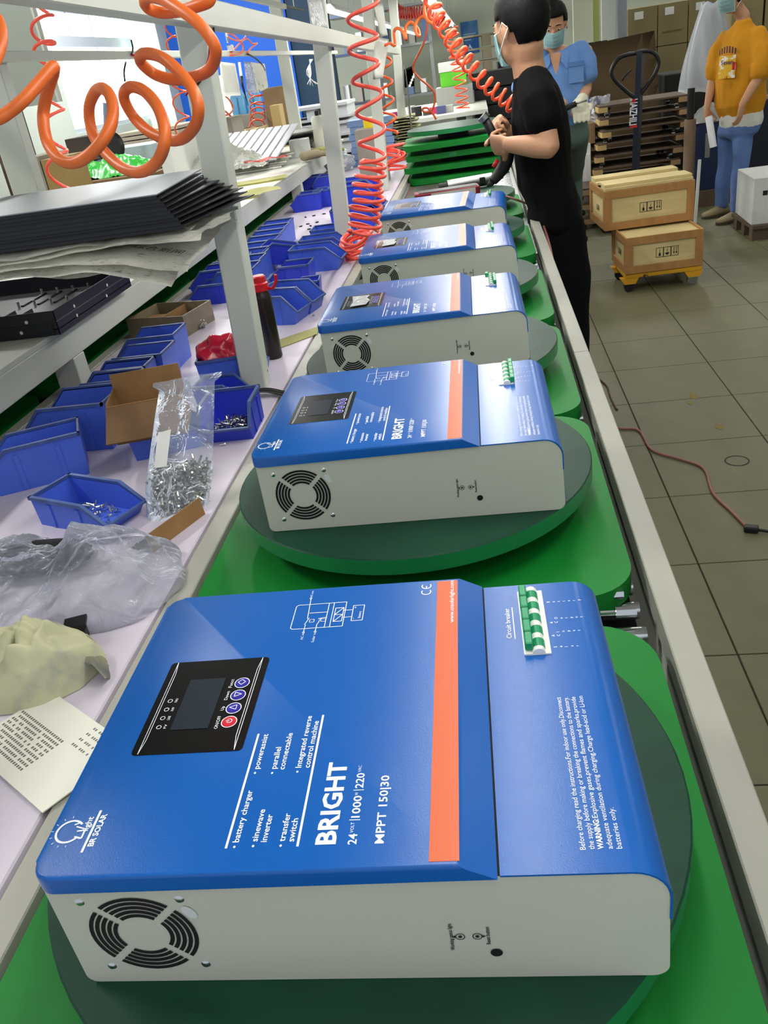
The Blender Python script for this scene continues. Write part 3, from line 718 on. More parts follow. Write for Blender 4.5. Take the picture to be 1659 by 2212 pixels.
# open brown carton
p = atz(300, 975, ZP+.0)
t = thing('open_carton', 'torn open brown carton with printed flap beside the bolt bag', 'carton', (-.70, 1.335, ZP), R(14))
add('floor_panel', box(nb(), 0, .13, 0, .1, 0.056, .059), M_card, t)
for q in ((0, .13, 0, .003, .056, .13), (0, .13, .097, .1, .056, .16), (0, .003, .003, .097, .056, .135), (.127, .13, .003, .097, .056, .12)): add('side_panel', box(nb(), *q), M_card, t)
add('flap', box(nb(), 0, .13, -.0015, .0015, 0, .085), M_cardin, t, loc=(0, -.002, .128), rot=(R(118), 0, 0))
# torn card strip
p0, p1 = atz(330, 1195, ZP), atz(430, 1120, ZP)
t = thing('card_strip', 'folded strip of torn brown card in front of the bolt bag', 'card', tuple(p0), math.atan2(p1.y-p0.y, p1.x-p0.x))
Ls = (p1-p0).length+.015
add('card_fold', box(nb(), 0, Ls, -.001, .001, 0, .030, M=Matrix.Rotation(R(-8), 4, 'X')), M_card, t)
link('card_fold', sheet(lambda u, v: Vector((Ls*(u*.62), .002+.045*v+.006*nz((u*9, v*5, 1)), .001+.018*(1-v)*0)), 10, 5, 'fold', .002), mat('card_tan', (176, 138, 84), .85), t)
# paper card with printed rows
q = [atz(225, 1555, ZP+.004), atz(40, 1700, ZP+.004), atz(0, 1622, ZP+.004), atz(110, 1560, ZP+.004)]
cx = sum((v for v in q), Vector())/4
t = thing('instruction_card', 'printed instruction card lying at the bench edge by the nearest inverter', 'card', tuple(cx), R(-35))
qq = [Vector((-.085, -.055, 0)), Vector((.085, -.055, 0)), Vector((.085, .055, 0)), Vector((-.085, .055, 0))]
add('card_sheet', box(nb(), -.080, .090, -.052, .053, -.0015, .0), mat('card_cream', (226, 224, 212), .6), t)
bm = nb()
for r in range(9):
    for k in range(22):
        if random.random() < .85: box(bm, -.075+k*.0042, -.0725+k*.0042, .012-r*.006, .0152-r*.006, 0, .0002)
for r in range(4):
    for k in range(9+r*2):
        if random.random() < .7: box(bm, .028+k*.0036, .030+k*.0036, .044-r*.009, .047-r*.009, 0, .0002)
c_ = add('printed_rows', bm, mat('ink_grey', (110, 108, 100), .8), t); c_['kind'] = 'stuff'
# clear bag of bolts (standing)
M_bagc = film_mat('bag_clear', (225, 232, 245), .88, .08, 28, .7)
bc = Vector((-.545, 1.165, ZP)); bt = aty(405, 815, 1.28)
t = thing('bolt_bag', 'tall clear plastic bag with a white label standing full of bolts', 'bag', tuple(bc))
def bag_pt(u, s, side):
    w = (.052*(1-s)+.06*s)*(1.05-.35*abs(s-.2)) if s < .95 else .058
    th = .032*(1-s)**1.3*(1-(2*u-1)**2)**.5+.0015
    ax = (bt-bc)*s
    x = (2*u-1)*w
    p = Vector((x*.97, x*.22, 0))+ax+Vector((.22, -.97, 0))*th*side
    p += Vector((.22, -.97, .1))*.010*nz((u*4, s*5, side*3+2))*(.3+s)
    if s < .08: p.z *= .4
    return p
for side in (1, -1): link('film_face', sheet(lambda u, s: bag_pt(u, s, side), 22, 30, 'film', 0), M_bagc, t)
lab = sheet(lambda u, v: bag_pt(.10+.20*u, .38+.26*v, 1)+Vector((.0005, -.0022, 0)), 6, 8, 'label', 0); link('bag_label', lab, M_paper, t)
hm = nb()
for i in range(330):
    u, s = random.random(), random.random()**1.2*.33; side = random.uniform(-.85, .85)
    p = bag_pt(.08+.84*u, s+.02, 0)+Vector((.22, -.97, 0))*.028*(1-s)*side*(1-(2*u-1)**2)**.5
    p.z = max(p.z, .006)
    bolt_into(hm, p, (random.uniform(-1, 1), random.uniform(-1, 1), random.uniform(-1, 1)), 1.25)
h = add('bolt_heap', hm, M_bolt, None, angle=40); h.location = bc; tag(h, 'bright zinc bolts inside the standing clear bag', 'bolts', kind='stuff')
# big crumpled clear bag with black foam inside, on the bench at the left
M_bagc2 = film_mat('bag_clear_big', (222, 228, 242), .84, .10, 22, .9)
bgc = atz(165, 1290, ZP)
t = thing('crumpled_bag', 'large crumpled clear plastic bag slumped on the bench at the left', 'bag', (bgc.x, bgc.y, ZP))
def dome(u, v):
    a = 2*math.pi*u; r = v
    ex = .30 if math.cos(a) < 0 else .155; ey = .105 if math.sin(a) < 0 else .165
    x, y = ex*r*math.cos(a), ey*r*math.sin(a)
    h = .085*(1-r**2.2)**.7 if r < 1 else 0
    n1 = nz((x*11, y*11, 3)); n2 = nz((x*26, y*26, 7))
    fold = abs(nz((x*7+y*5, y*9-x*3, 1)))
    rid = (1-abs(nz((x*19+3, y*15, 11)))*2.2)+.5*(1-abs(nz((x*38, y*34, 5)))*2.2)
    return Vector((x+.014*n2, y+.012*n1, max(.0015, h*(.70+.5*n1)+.022*fold*(1-r*.6)+.012*rid*(1-r*r)+.008*n2*(1-r))))
link('film', sheet(dome, 150, 60, 'film', 0), M_bagc2, t)
t = thing('foam_pad', 'black foam pad inside the crumpled clear bag', 'foam', (bgc.x-.09, bgc.y+.075, ZP), R(10))
fm = nb(); bmesh.ops.create_icosphere(fm, subdivisions=4, radius=1)
for v in fm.verts:
    n1 = 1+.18*nz(v.co*3); v.co = Vector((v.co.x*.085*n1, v.co.y*.032*n1, max(.001, .026+.024*v.co.z*n1)))
add('foam', fm, mat('black_foam', (14, 15, 18), .9, bump=.5, bscale=120), t, smooth=True)
p = atz(75, 1165, ZP)
# torn paper bag
pb = atz(70, 1460, ZP)
t = thing('paper_bag', 'crumpled cream paper bag with faded print below the clear bag', 'bag', (pb.x, pb.y, ZP), R(8))
M_pb = mat('cream_paper', (196, 194, 158), .8, rgb2=(150, 150, 146), scale=14, edge=(.55, .7))
def pbag(u, v):
    a = 2*math.pi*u; r = v
    x, y = .080*r*math.cos(a)*(1.1 if abs(math.cos(a)) > .6 else 1), .07*r*math.sin(a)
    n1, n2 = nz((x*18, y*18, 5)), nz((x*40, y*40, 9))
    h = .05*max(0, 1-r**4)**.5
    return Vector((x+.006*n2, y, max(.001, h*(1+.6*n1)+.030*abs(n2)*(1-r*r)+.012*abs(nz((x*70, y*70, 2)))*(1-r))))
link('bag_body', sheet(pbag, 80, 30, 'paper', 0), M_pb, t)
link('torn_flap', sheet(lambda u, v: Vector((.065+.04*u, -.01+.05*v-.03*u, .008+.018*math.sin(u*3+v*2)+.006*nz((u*5, v*5, 2)))), 8, 8, 'flap', .0006), M_pb, t)
p = atz(172, 1395, ZP)
t = thing('foot_glide', 'small black plastic foot beside the torn paper bag', 'fitting', (p.x-.002, p.y+.012, ZP), R(20))
add('foot_block', prism(nb(), [(-.009, 0), (.009, 0), (.009, .018), (.014, .026), (.014, .03), (-.014, .03), (-.014, .026), (-.009, .018)], -.012, .012), M_black, t)
# red plastic bag in its bin
p = atz(495, 850, ZP); t = thing('red_bag', 'crumpled red plastic bag stuffed in a blue bin', 'bag', (p.x-.02, p.y+.06, ZP+.03), 0)
rm_ = nb(); bmesh.ops.create_icosphere(rm_, subdivisions=4, radius=1)
for v in rm_.verts:
    n1 = 1+.30*nz(v.co*1.8)+.06*nz(v.co*5); v.co = Vector((v.co.x*.052*n1, v.co.y*.045*n1, .045+.045*v.co.z*n1))
add('bag_film', rm_, mat('red_film', (205, 26, 60), .2, spec=.7, bump=.3, bscale=60), t, smooth=True)
# bottle
bp = Vector((-.548, 1.955, ZP))
t = thing('drink_bottle', 'black drinks bottle with a red cap and loop behind the first post', 'bottle', tuple(bp))
add('bottle_body', lathe(nb(), [(0, 0), (.019, 0), (.021, .004), (.021, .150), (.020, .158), (.0165, .164), (.0165, .168), (0, .168)], 28), mat('bottle_black', (34, 26, 24), .3), t, angle=35)
M_redp = mat('red_plastic', (198, 24, 34), .35)
add('cap', lathe(nb(), [(.0175, .166), (.0195, .168), (.0195, .184), (.0165, .187), (.0165, .200), (.014, .203), (0, .203)], 24), M_redp, t, angle=35)
add('cap_loop', tube(nb(), spline([(.016, 0, .172), (.030, -.004, .170), (.042, -.008, .184), (.046, -.010, .202)], 5), .004, 6), M_redp, t, smooth=True)
# yellow paper slips on the bench
def slip(name, pts, label, m, z=ZP+.0015, amp=.002):
    Q = [atz(px, py, z) for px, py in pts]; c = sum(Q, Vector())/4
    t = thing(name, label, 'paper', tuple(c)); link('sheet', sheet(quadfn(*[q-c for q in Q], amp=amp), 8, 6), m, t); return t
slip('paper_slip', [(600, 735), (690, 705), (685, 722), (605, 752)], 'pale yellow paper slip between the bottle and the third inverter', M_yellowp)
slip('paper_slip', [(505, 730), (545, 720), (560, 745), (500, 765)], 'pale yellow paper slip left of the first post', M_yellowp)
slip('plastic_sheet', [(575, 600), (640, 585), (645, 610), (580, 640)], 'crumpled clear film lying beyond the first post', film_mat('film_scrap', (225, 228, 236), .5, .15), amp=.02)
# black strap tied at the post
sp = [atz(x, y, ZP+.006) for x, y in ((505, 850), (540, 853), (580, 848), (612, 848), (640, 845))]
t = thing('black_strap', 'black strap and clip tied round the foot of the first post', 'strap', tuple(sp[0]))
link('strap', sheet(lambda u, v: (spline(sp, 5)[int(u*20)]-sp[0])+Vector((0, (v-.5)*.03, .006*math.sin(u*5)+.002)), 20, 3, 'strap', .003), M_black, t)
add('clip', box(nb(), -.012, .014, -.008, .012, 0, .022, bev=.003), mat('clip_white', (214, 212, 206), .4), t); add('clip_pin', cyl(nb(), (0, -.010, .012), (0, .013, .012), .005, 10), M_steel, t)
# loose screws and scraps scattered on the bench
scr = nb(); bolt_into(scr, (0, 0, .003), (1, .2, 0), .9); scr = fin(scr, 'loose_screw')
for k, (px, py, lb) in enumerate(((165, 1040, 'loose screw lying before the nearest left bin'), (173, 1044, 'second loose screw before the nearest left bin'), (543, 898, 'loose screw right of the screw bin'), (486, 962, 'loose screw below the screw bin'), (678, 683, 'loose screw below the tilted bolt bin'), (371, 1133, 'loose screw at the foot of the bolt bag'), (145, 1080, 'loose washer screw beside the red bead'))):
    p = atz(px, py, ZP); o = link('loose_screw', scr, M_bolt, None, loc=(p.x, p.y, ZP), rot=(0, 0, k*1.1)); tag(o, lb, 'screw', 'loose screws on the bench')
for k, (px, py) in enumerate(((665, 485), (650, 490), (671, 489), (668, 496), (685, 481), (660, 470), (700, 463), (678, 467))):
    p = atz(px, py, ZP); bm = nb(); box(bm, -.008, .008, -.004, .004, 0, .005, bev=.001, seg=1)
    o = add('rubber_scrap', bm, M_black, None, loc=(p.x, p.y, ZP), rot=(0, 0, k)); tag(o, 'tiny black rubber scrap on the lilac bench beyond the bins', 'scrap', 'rubber scraps on the bench')
p = atz(150, 1078, ZP); bm = nb(); bmesh.ops.create_icosphere(bm, subdivisions=2, radius=.004, matrix=Matrix.Translation((0, 0, .004))); o = add('red_bead', bm, M_redp, None, loc=(p.x, p.y, ZP)); tag(o, 'tiny red bead on the bench by the low bin', 'bead')
# ================================================================ coiled air hoses
M_hoseo = mat('hose_orange', (232, 112, 44), .42, var=.05, scale=12, spec=.6)
M_hoser = mat('hose_coral', (255, 96, 78), .36, spec=.6)
M_hosem = mat('hose_salmon', (255, 104, 64), .34, spec=.6)
def hose(label, pts, r, m, n=4, seg=9, name='air_hose'):
    P = spline(pts, n); c = P[0]
    bm = tube(nb(), [p-c for p in P], r, seg)
    o = add(name, bm, m, None, smooth=True, loc=tuple(c)); tag(o, label, 'hose', 'coiled air hoses'); return o
def coil(axis, rad, turns, per=14, phase=0.0, squash=1.0):
    """points of a helix round an axis path; axis = list of points, rad/turn density constant between points"""
    A = spline(axis, 12); n = len(A); out = []; N = int(turns*per)
    for i in range(N+1):
        s = i/N*(n-1); k = min(int(s), n-2); f = s-k
        p = A[k].lerp(A[k+1], f); d = (A[min(k+1, n-1)]-A[max(k-1, 0)]).normalized()
        u = d.cross(Vector((0, 1, .2))).normalized(); w = d.cross(u)
        rr = rad(i/N) if callable(rad) else rad
        t = 2*math.pi*turns*i/N+phase
        out.append(p+u*rr*math.cos(t)+w*rr*squash*math.sin(t))
    return out
# the big coil close to the camera: traced loops, each swinging nearer and farther
S_ = 2.9625
trace = [(1345, -60, .84), (1340, 5, .84), (1250, 42, .85), (1150, 72, .87), (1040, 82, .89), (960, 60, .89), (925, 20, .88), (950, -18, .86), (1040, -5, .83), (1150, 60, .81), (1260, 140, .80), (1345, 240, .80), (1382, 335, .81), (1345, 440, .84), (1240, 492, .87), (1120, 510, .89), (1000, 480, .90),
         (920, 420, .89), (893, 375, .88), (920, 345, .86), (1000, 352, .84), (1085, 402, .82), (1165, 482, .81), (1235, 575, .80), (1270, 690, .80), (1250, 800, .82), (1180, 880, .85), (1090, 898, .87), (965, 850, .89), (865, 760, .90), (803, 660, .89), (795, 592, .88), (840, 556, .86), (920, 582, .84),
         (1000, 670, .82), (1050, 800, .80), (1050, 930, .80), (1000, 1040, .82), (905, 1100, .84), (805, 1085, .86), (705, 1010, .88), (615, 900, .89), (577, 790, .89), (572, 680, .88), (607, 592, .86), (650, 566, .84), (698, 602, .82), (725, 700, .81), (702, 820, .80), (640, 920, .80), (560, 1000, .81), (470, 1042, .82),
         (380, 1020, .83), (312, 930, .84), (282, 820, .84), (278, 720, .84), (300, 600, .83), (330, 500, .82), (345, 445, .81), (335, 432, .80), (250, 530, .79), (150, 640, .78), (60, 715, .78), (-30, 765, .78), (-140, 760, .79), (-230, 620, .81), (-230, 350, .83), (-150, 130, .83), (-50, 90, .82), (2, 170, .81), (6, 270, .80), (-40, 400, .79), (-140, 520, .78)]
hose('thick orange coiled air hose hanging in big loops close to the camera', [atd(x/S_, y/S_, d) for x, y, d in trace], .0059, M_hoseo, 5, 12)
# red-orange coil hanging beside the second post, piled on the bench
Yh = 2.62
ax1 = [aty(px, py, Yh) for px, py in ((785, -70), (783, 40), (785, 120), (795, 200), (803, 290), (803, 350))]
c1 = coil(ax1, lambda s: .042-.004*s, 6.2, 16, 1.2)
ax2 = [aty(px, py, Yh) for px, py in ((803, 350), (797, 400), (792, 450), (783, 500))]
c2 = coil(ax2, lambda s: .038+.012*s+.005*math.sin(s*40), 9.0, 16, 1.2+6.2*2*math.pi)
pc = atz(772, 548, ZP+.02); pile = []
for i in range(126):
    t = 2*math.pi*i/18+.5; rr = .052+.010*math.sin(i*.37); pile.append(Vector((pc.x+rr*math.cos(t)+.008*math.sin(i*.11), pc.y+rr*math.sin(t), ZP+.085-.078*i/126+.004*math.sin(i*.9)+.02*math.sin(t+.6)*(1-i/126))))
hose('coral red coiled hose hanging beside the second post onto the bench', c1+c2[4:]+pile[4:], .0056, M_hoser, 2, 9)
# red coil far left
ax = [atx(px, py, -1.9) for px, py in ((88, -40), (92, 60), (98, 120), (112, 220), (122, 330), (132, 430), (138, 470))]
hose('thin coral coil hanging behind the beam at the far left', coil(ax, .047, 7.4, 16, .4), .0075, M_hoser, 2, 7)
# overhead air pipe that feeds them
pt_ = atx(370, -45, -1.9); pipe = thing('air_pipe', 'grey overhead air pipe above the far bench', 'pipe', (-1.9, 1.5, pt_.z))
add('pipe', cyl(nb(), (0, 0, 0), (0, 9.5, 0), .014, 12), M_steel, pipe, angle=40)
for y_ in (.5, 4.5, 8.9): add('hanger', cyl(nb(), (0, y_, 0), (0, y_, 4.2-pt_.z), .005, 6), M_steel, pipe)
# other hoses between the frames
def vcoil(label, pts, x, r, turns, tr, m, ph=0): hose(label, coil([atx(px, py, x) for px, py in pts], r, turns, 14, ph), tr, m, 2, 7)
vcoil('thin salmon coil hanging left of the first post', [(370, -45), (372, 40), (378, 120), (388, 200), (396, 300)], -1.9, .048, 8, .0055, M_hosem)
vcoil('short salmon coil dropping onto the far bench right of the first post', [(552, 195), (556, 230), (556, 262), (552, 300)], -1.75, .056, 7, .0055, M_hosem)
hose('loose orange hose loops on the blue tool hook above the shelf', [atx(x, y, -1.235) for x, y in ((486, 48), (490, 62), (500, 72), (512, 68), (518, 52), (530, 56), (532, 76), (520, 88), (500, 84), (490, 76), (496, 72), (512, 82), (524, 96), (524, 112), (512, 117), (498, 117))]+[atx(x, y, -1.235) for x, y in ((530, 84), (545, 94), (556, 93), (542, 104), (534, 116))], .0042, M_hosem)
hose('salmon hose loop hanging from the white paper above the shelf', [atx(x, y, -1.75) for x, y in ((470, 203), (484, 206), (497, 218), (503, 235), (494, 247), (478, 249), (470, 243), (482, 238), (497, 250), (506, 265), (500, 280), (490, 286))], .006, M_hosem)
# diagonal coil from the lamp row down to the worker
axd = [aty(px, py, y) for px, py, y in ((930, -40, 3.9), (938, 20, 3.85), (962, 62, 3.8), (988, 105, 3.75), (1015, 140, 3.7), (1048, 178, 3.65), (1080, 205, 3.62), (1112, 232, 3.6), (1135, 255, 3.58))]
hose('orange coiled hose slanting from the lamps down to the worker in black', coil(axd, lambda s: .030-.004*s, 17, 14, .3), .0065, M_hosem, 2, 8)
hose('open orange hose loops strung from the third post to the lamp', [aty(x, y, 4.6+dy) for x, y, dy in ((842, 92, 0), (853, 98, .02), (851, 70, .05), (858, 61, .03), (870, 68, 0), (877, 86, -.02), (876, 60, .02), (888, 48, .03), (902, 62, .02), (906, 78, -.03), (898, 70, -.03), (899, 50, .02), (912, 36, .03), (928, 42, 0), (936, 50, -.02), (926, 46, -.02), (918, 30, 0), (917, 5, .02), (924, -30, 0))], .0075, M_hoseo)
hose('thin dark orange hose drooping from the lamp to the far bench', [aty(x, y, 5.0) for x, y in ((922, -10), (923, 50), (918, 85), (905, 115), (895, 135), (893, 152), (905, 168), (922, 182), (938, 200), (938, 225), (930, 240), (918, 242), (912, 236), (922, 233), (934, 244), (942, 258))], .0055, mat('hose_rust', (176, 70, 30), .4))
hose('dark orange coil hanging between the third and fourth posts', coil([aty(x, y, 4.9) for x, y in ((828, 95), (832, 150), (834, 200), (840, 250), (845, 290))], .036, 5, 14, .5), .0062, mat('hose_deep', (232, 84, 26), .35), 2, 7)
hose('tangled orange hose heap at the foot of the fourth post', [aty(845, 318, 4.9)+Vector((.06*math.cos(i*.9)*(1+.3*math.sin(i*.31)), .05*math.sin(i*.9), -.05+.06*math.sin(i*.23))) for i in range(60)], .0058, M_hoser, 2, 6)
hose('small pink coil hanging far behind beside the green carton', coil([aty(x, y, 7.5) for x, y in ((975, 60), (982, 110), (990, 150), (996, 200), (1000, 235))], .05, 11, 12), .006, M_hosem, 2, 6)
hose('red coiled hose sagging under the roof frame far behind', coil([aty(x, y, 8.0) for x, y in ((846, 12), (862, 26), (885, 30), (908, 26), (935, 34), (955, 48))], .045, 22, 12), .008, mat('hose_darkred', (170, 52, 40), .4), 1, 6)
# pink air line from the inverter to the worker, over the rail
hose('dull pink cable trailing over the rail to the floor beside the worker', [atz(1093, 424, .90), atz(1120, 433, .88), atz(1140, 441, ZP+.008), atz(1152, 462, ZP+.006)+Vector((.02, 0, 0)), Vector((.215, 3.1, .78)), Vector((.22, 2.95, .66)), Vector((.215, 2.8, .5)), Vector((.25, 2.9, .2)), Vector((.33, 3.3, .01)), atz(1335, 925, .006), atz(1380, 930, .006), atz(1408, 972, .006), atz(1470, 992, .006), atz(1520, 1012, .006), atz(1540, 1065, .006), atz(1580, 1105, .006), atz(1612, 1138, .006)], .0048, mat('cable_pink', (150, 96, 88), .5), 5, 7, 'power_cable')
tag(bpy.data.objects['power_cable'], cat='cable'); 
hose('thin brown cable on the floor beyond the rail', [atz(1296, 820, .005), atz(1312, 835, .005), atz(1318, 855, .005), atz(1330, 880, .005), atz(1334, 885, .005)], .004, mat('cable_brown', (96, 66, 48), .6), 5, 6, 'floor_cable')
p = atz(1622, 1143, .009); t = thing('cable_plug', 'black plug on the floor cable at the right edge', 'plug', tuple(p), R(-20))
add('plug_body', box(nb(), -.02, .022, -.014, .014, -.008, .012, bev=.005), M_black, t); add('cable_tail', tube(nb(), spline([(.02, 0, 0), (.05, -.004, .0), (.09, -.02, -.002), (.14, -.05, -.002)], 4), .005, 7), M_black, t, smooth=True)
for nm in ('power_cable', 'floor_cable'):
    o = bpy.data.objects[nm]; o['category'] = 'cable'; o['group'] = 'cables on the floor'
# black and red leads clipped to the first post
for lb, dx, m in (('black lead taped down the first post', 0, M_black), ('magenta lead taped down the first post', -.008, mat('lead_magenta', (150, 20, 70), .4))):
    o = hose(lb, [aty(x, y, 1.705)+Vector((dx, 0, 0)) for x, y in ((447, -20), (452, 25), (461, 60), (462, 95), (458, 130), (440, 165), (420, 190), (410, 205))], .0022, m, 4, 6, 'electric_lead'); o['category'] = 'lead'; o['group'] = 'leads on the first post'
# ================================================================ people
M_skin = mat('skin', (196, 146, 112), .55, var=.05, scale=14)
M_hair = mat('hair_black', (7, 6, 6), .65, spec=.25, bump=.6, bscale=260, stretch=(1, 1, .25))
M_mask = mat('mask_teal', (184, 222, 226), .7, var=.04, scale=20)
M_strap = mat('mask_strap', (235, 238, 238), .6)
M_eyew = mat('eye_white', (225, 222, 216), .3); M_eyed = mat('eye_dark', (20, 14, 12), .3)
def loft(bm, P, rad, ref=(0, 1, 0), n=14, cap=True):
    """closed limb: rings of half-axes (a along ref, b across) with rounded ends"""
    P = [Vector(p) for p in P]; rad = [(r, r) if not isinstance(r, tuple) else r for r in rad]; ref = Vector(ref)
    T = [(P[min(i+1, len(P)-1)]-P[max(i-1, 0)]).normalized() for i in range(len(P))]
    seq = []
    if cap:
        for k in (.15, .6): seq.append((P[0]-T[0]*min(rad[0])*(1-k)*.8, (rad[0][0]*math.sqrt(1-(1-k)**2), rad[0][1]*math.sqrt(1-(1-k)**2)), T[0]))
    for p, r, t in zip(P, rad, T): seq.append((p, r, t))
    if cap:
        for k in (.6, .15): seq.append((P[-1]+T[-1]*min(rad[-1])*(1-k)*.8, (rad[-1][0]*math.sqrt(1-(1-k)**2), rad[-1][1]*math.sqrt(1-(1-k)**2)), T[-1]))
    rings = []
    for p, r, t in seq:
        a = ref-t*ref.dot(t)
        a = a.normalized() if a.length > 1e-4 else t.orthogonal().normalized(); b = t.cross(a)
        rings.append([bm.verts.new(p+a*r[0]*math.cos(2*math.pi*i/n)+b*r[1]*math.sin(2*math.pi*i/n)) for i in range(n)])
    for A, B in zip(rings, rings[1:]):
        for i in range(n): bm.faces.new((A[i], A[(i+1) % n], B[(i+1) % n], B[i]))
    bm.faces.new(rings[0][::-1]); bm.faces.new(rings[-1]); return bm
def ell(bm, c, r, M=None, seg=20):
    t = bmesh.new(); bmesh.ops.create_uvsphere(t, u_segments=seg, v_segments=seg//2, radius=1)
    bmesh.ops.transform(t, matrix=Matrix.Translation(c) @ Matrix.Diagonal((r[0], r[1], r[2], 1)), verts=t.verts); join(bm, t, M)
def weld(name, bm, m, parent, voxel, smooth=4, folds=0.0, fscale=14.0):
    """fuse overlapping closed limbs into one continuous skin"""
    bmesh.ops.recalc_face_normals(bm, faces=bm.faces)
    me = bpy.data.meshes.new(name); bm.to_mesh(me); bm.free()
    o = bpy.data.objects.new(name, me); COL.objects.link(o)
    r = o.modifiers.new('r', 'REMESH'); r.mode = 'VOXEL'; r.voxel_size = voxel
    s = o.modifiers.new('s', 'SMOOTH'); s.factor = .5; s.iterations = smooth
    bpy.context.view_layer.update()
    me2 = bpy.data.meshes.new_from_object(o.evaluated_get(bpy.context.evaluated_depsgraph_get()))
    bpy.data.objects.remove(o); bpy.data.meshes.remove(me)
    if folds:
        ns = [v.normal.copy() for v in me2.vertices]
        for v, nn in zip(me2.vertices, ns):
            c = v.co; v.co = c+nn*folds*(nz((c.x*fscale, c.y*fscale, c.z*fscale*.55))+.5*nz((c.x*fscale*2.3, c.y*fscale*2.3, c.z*fscale)))
    for p in me2.polygons: p.use_smooth = True
    me2.name = name
    return link(name, me2, m, parent)
def hand(bm, wrist, d, palm, side, curl=(25, 45, 35), s=1.0, thumb=40):
    """palm and five fingers; d = direction of the hand, palm = normal out of the palm, side=+1: thumb lies towards d x palm"""
    d = Vector(d).normalized(); palm = Vector(palm); palm = (palm-d*palm.dot(d)).normalized(); lat = d.cross(palm)*side
    w = Vector(wrist)
    loft(bm, [w, w+d*.03*s, w+d*.085*s], [(.026*s, .018*s), (.036*s, .017*s), (.041*s, .013*s)], lat, 14)
    for k, (o, ln) in enumerate(((.030, .92), (.010, 1.0), (-.010, .95), (-.030, .76))):
        p = w+d*.083*s+lat*o*s; dd = (d+lat*o*2.0).normalized(); pts = [p-d*.02*s, p]; rr = [.0085*s, .0085*s]
        for L_, c, r in ((.043, curl[0], .0082), (.027, curl[1], .0076), (.022, curl[2], .0068)):
            dd = Matrix.Rotation(R(c), 3, d.cross(palm)) @ dd
            p = p+dd*L_*ln*s; pts.append(p); rr.append(r*s)
        loft(bm, pts, rr, lat, 10)
    t0 = w+d*.028*s+lat*.028*s; td = (d*math.cos(R(thumb))+lat*math.sin(R(thumb))+palm*.35).normalized()
    t1 = t0+td*.042*s; td2 = (td+d*.5+palm*.35).normalized(); t2 = t1+td2*.032*s; t3 = t2+(td2+palm*.3).normalized()*.022*s
    loft(bm, [t0-td*.012*s, t1, t2, t3], [.014*s, .0105*s, .0095*s, .008*s], palm, 10)
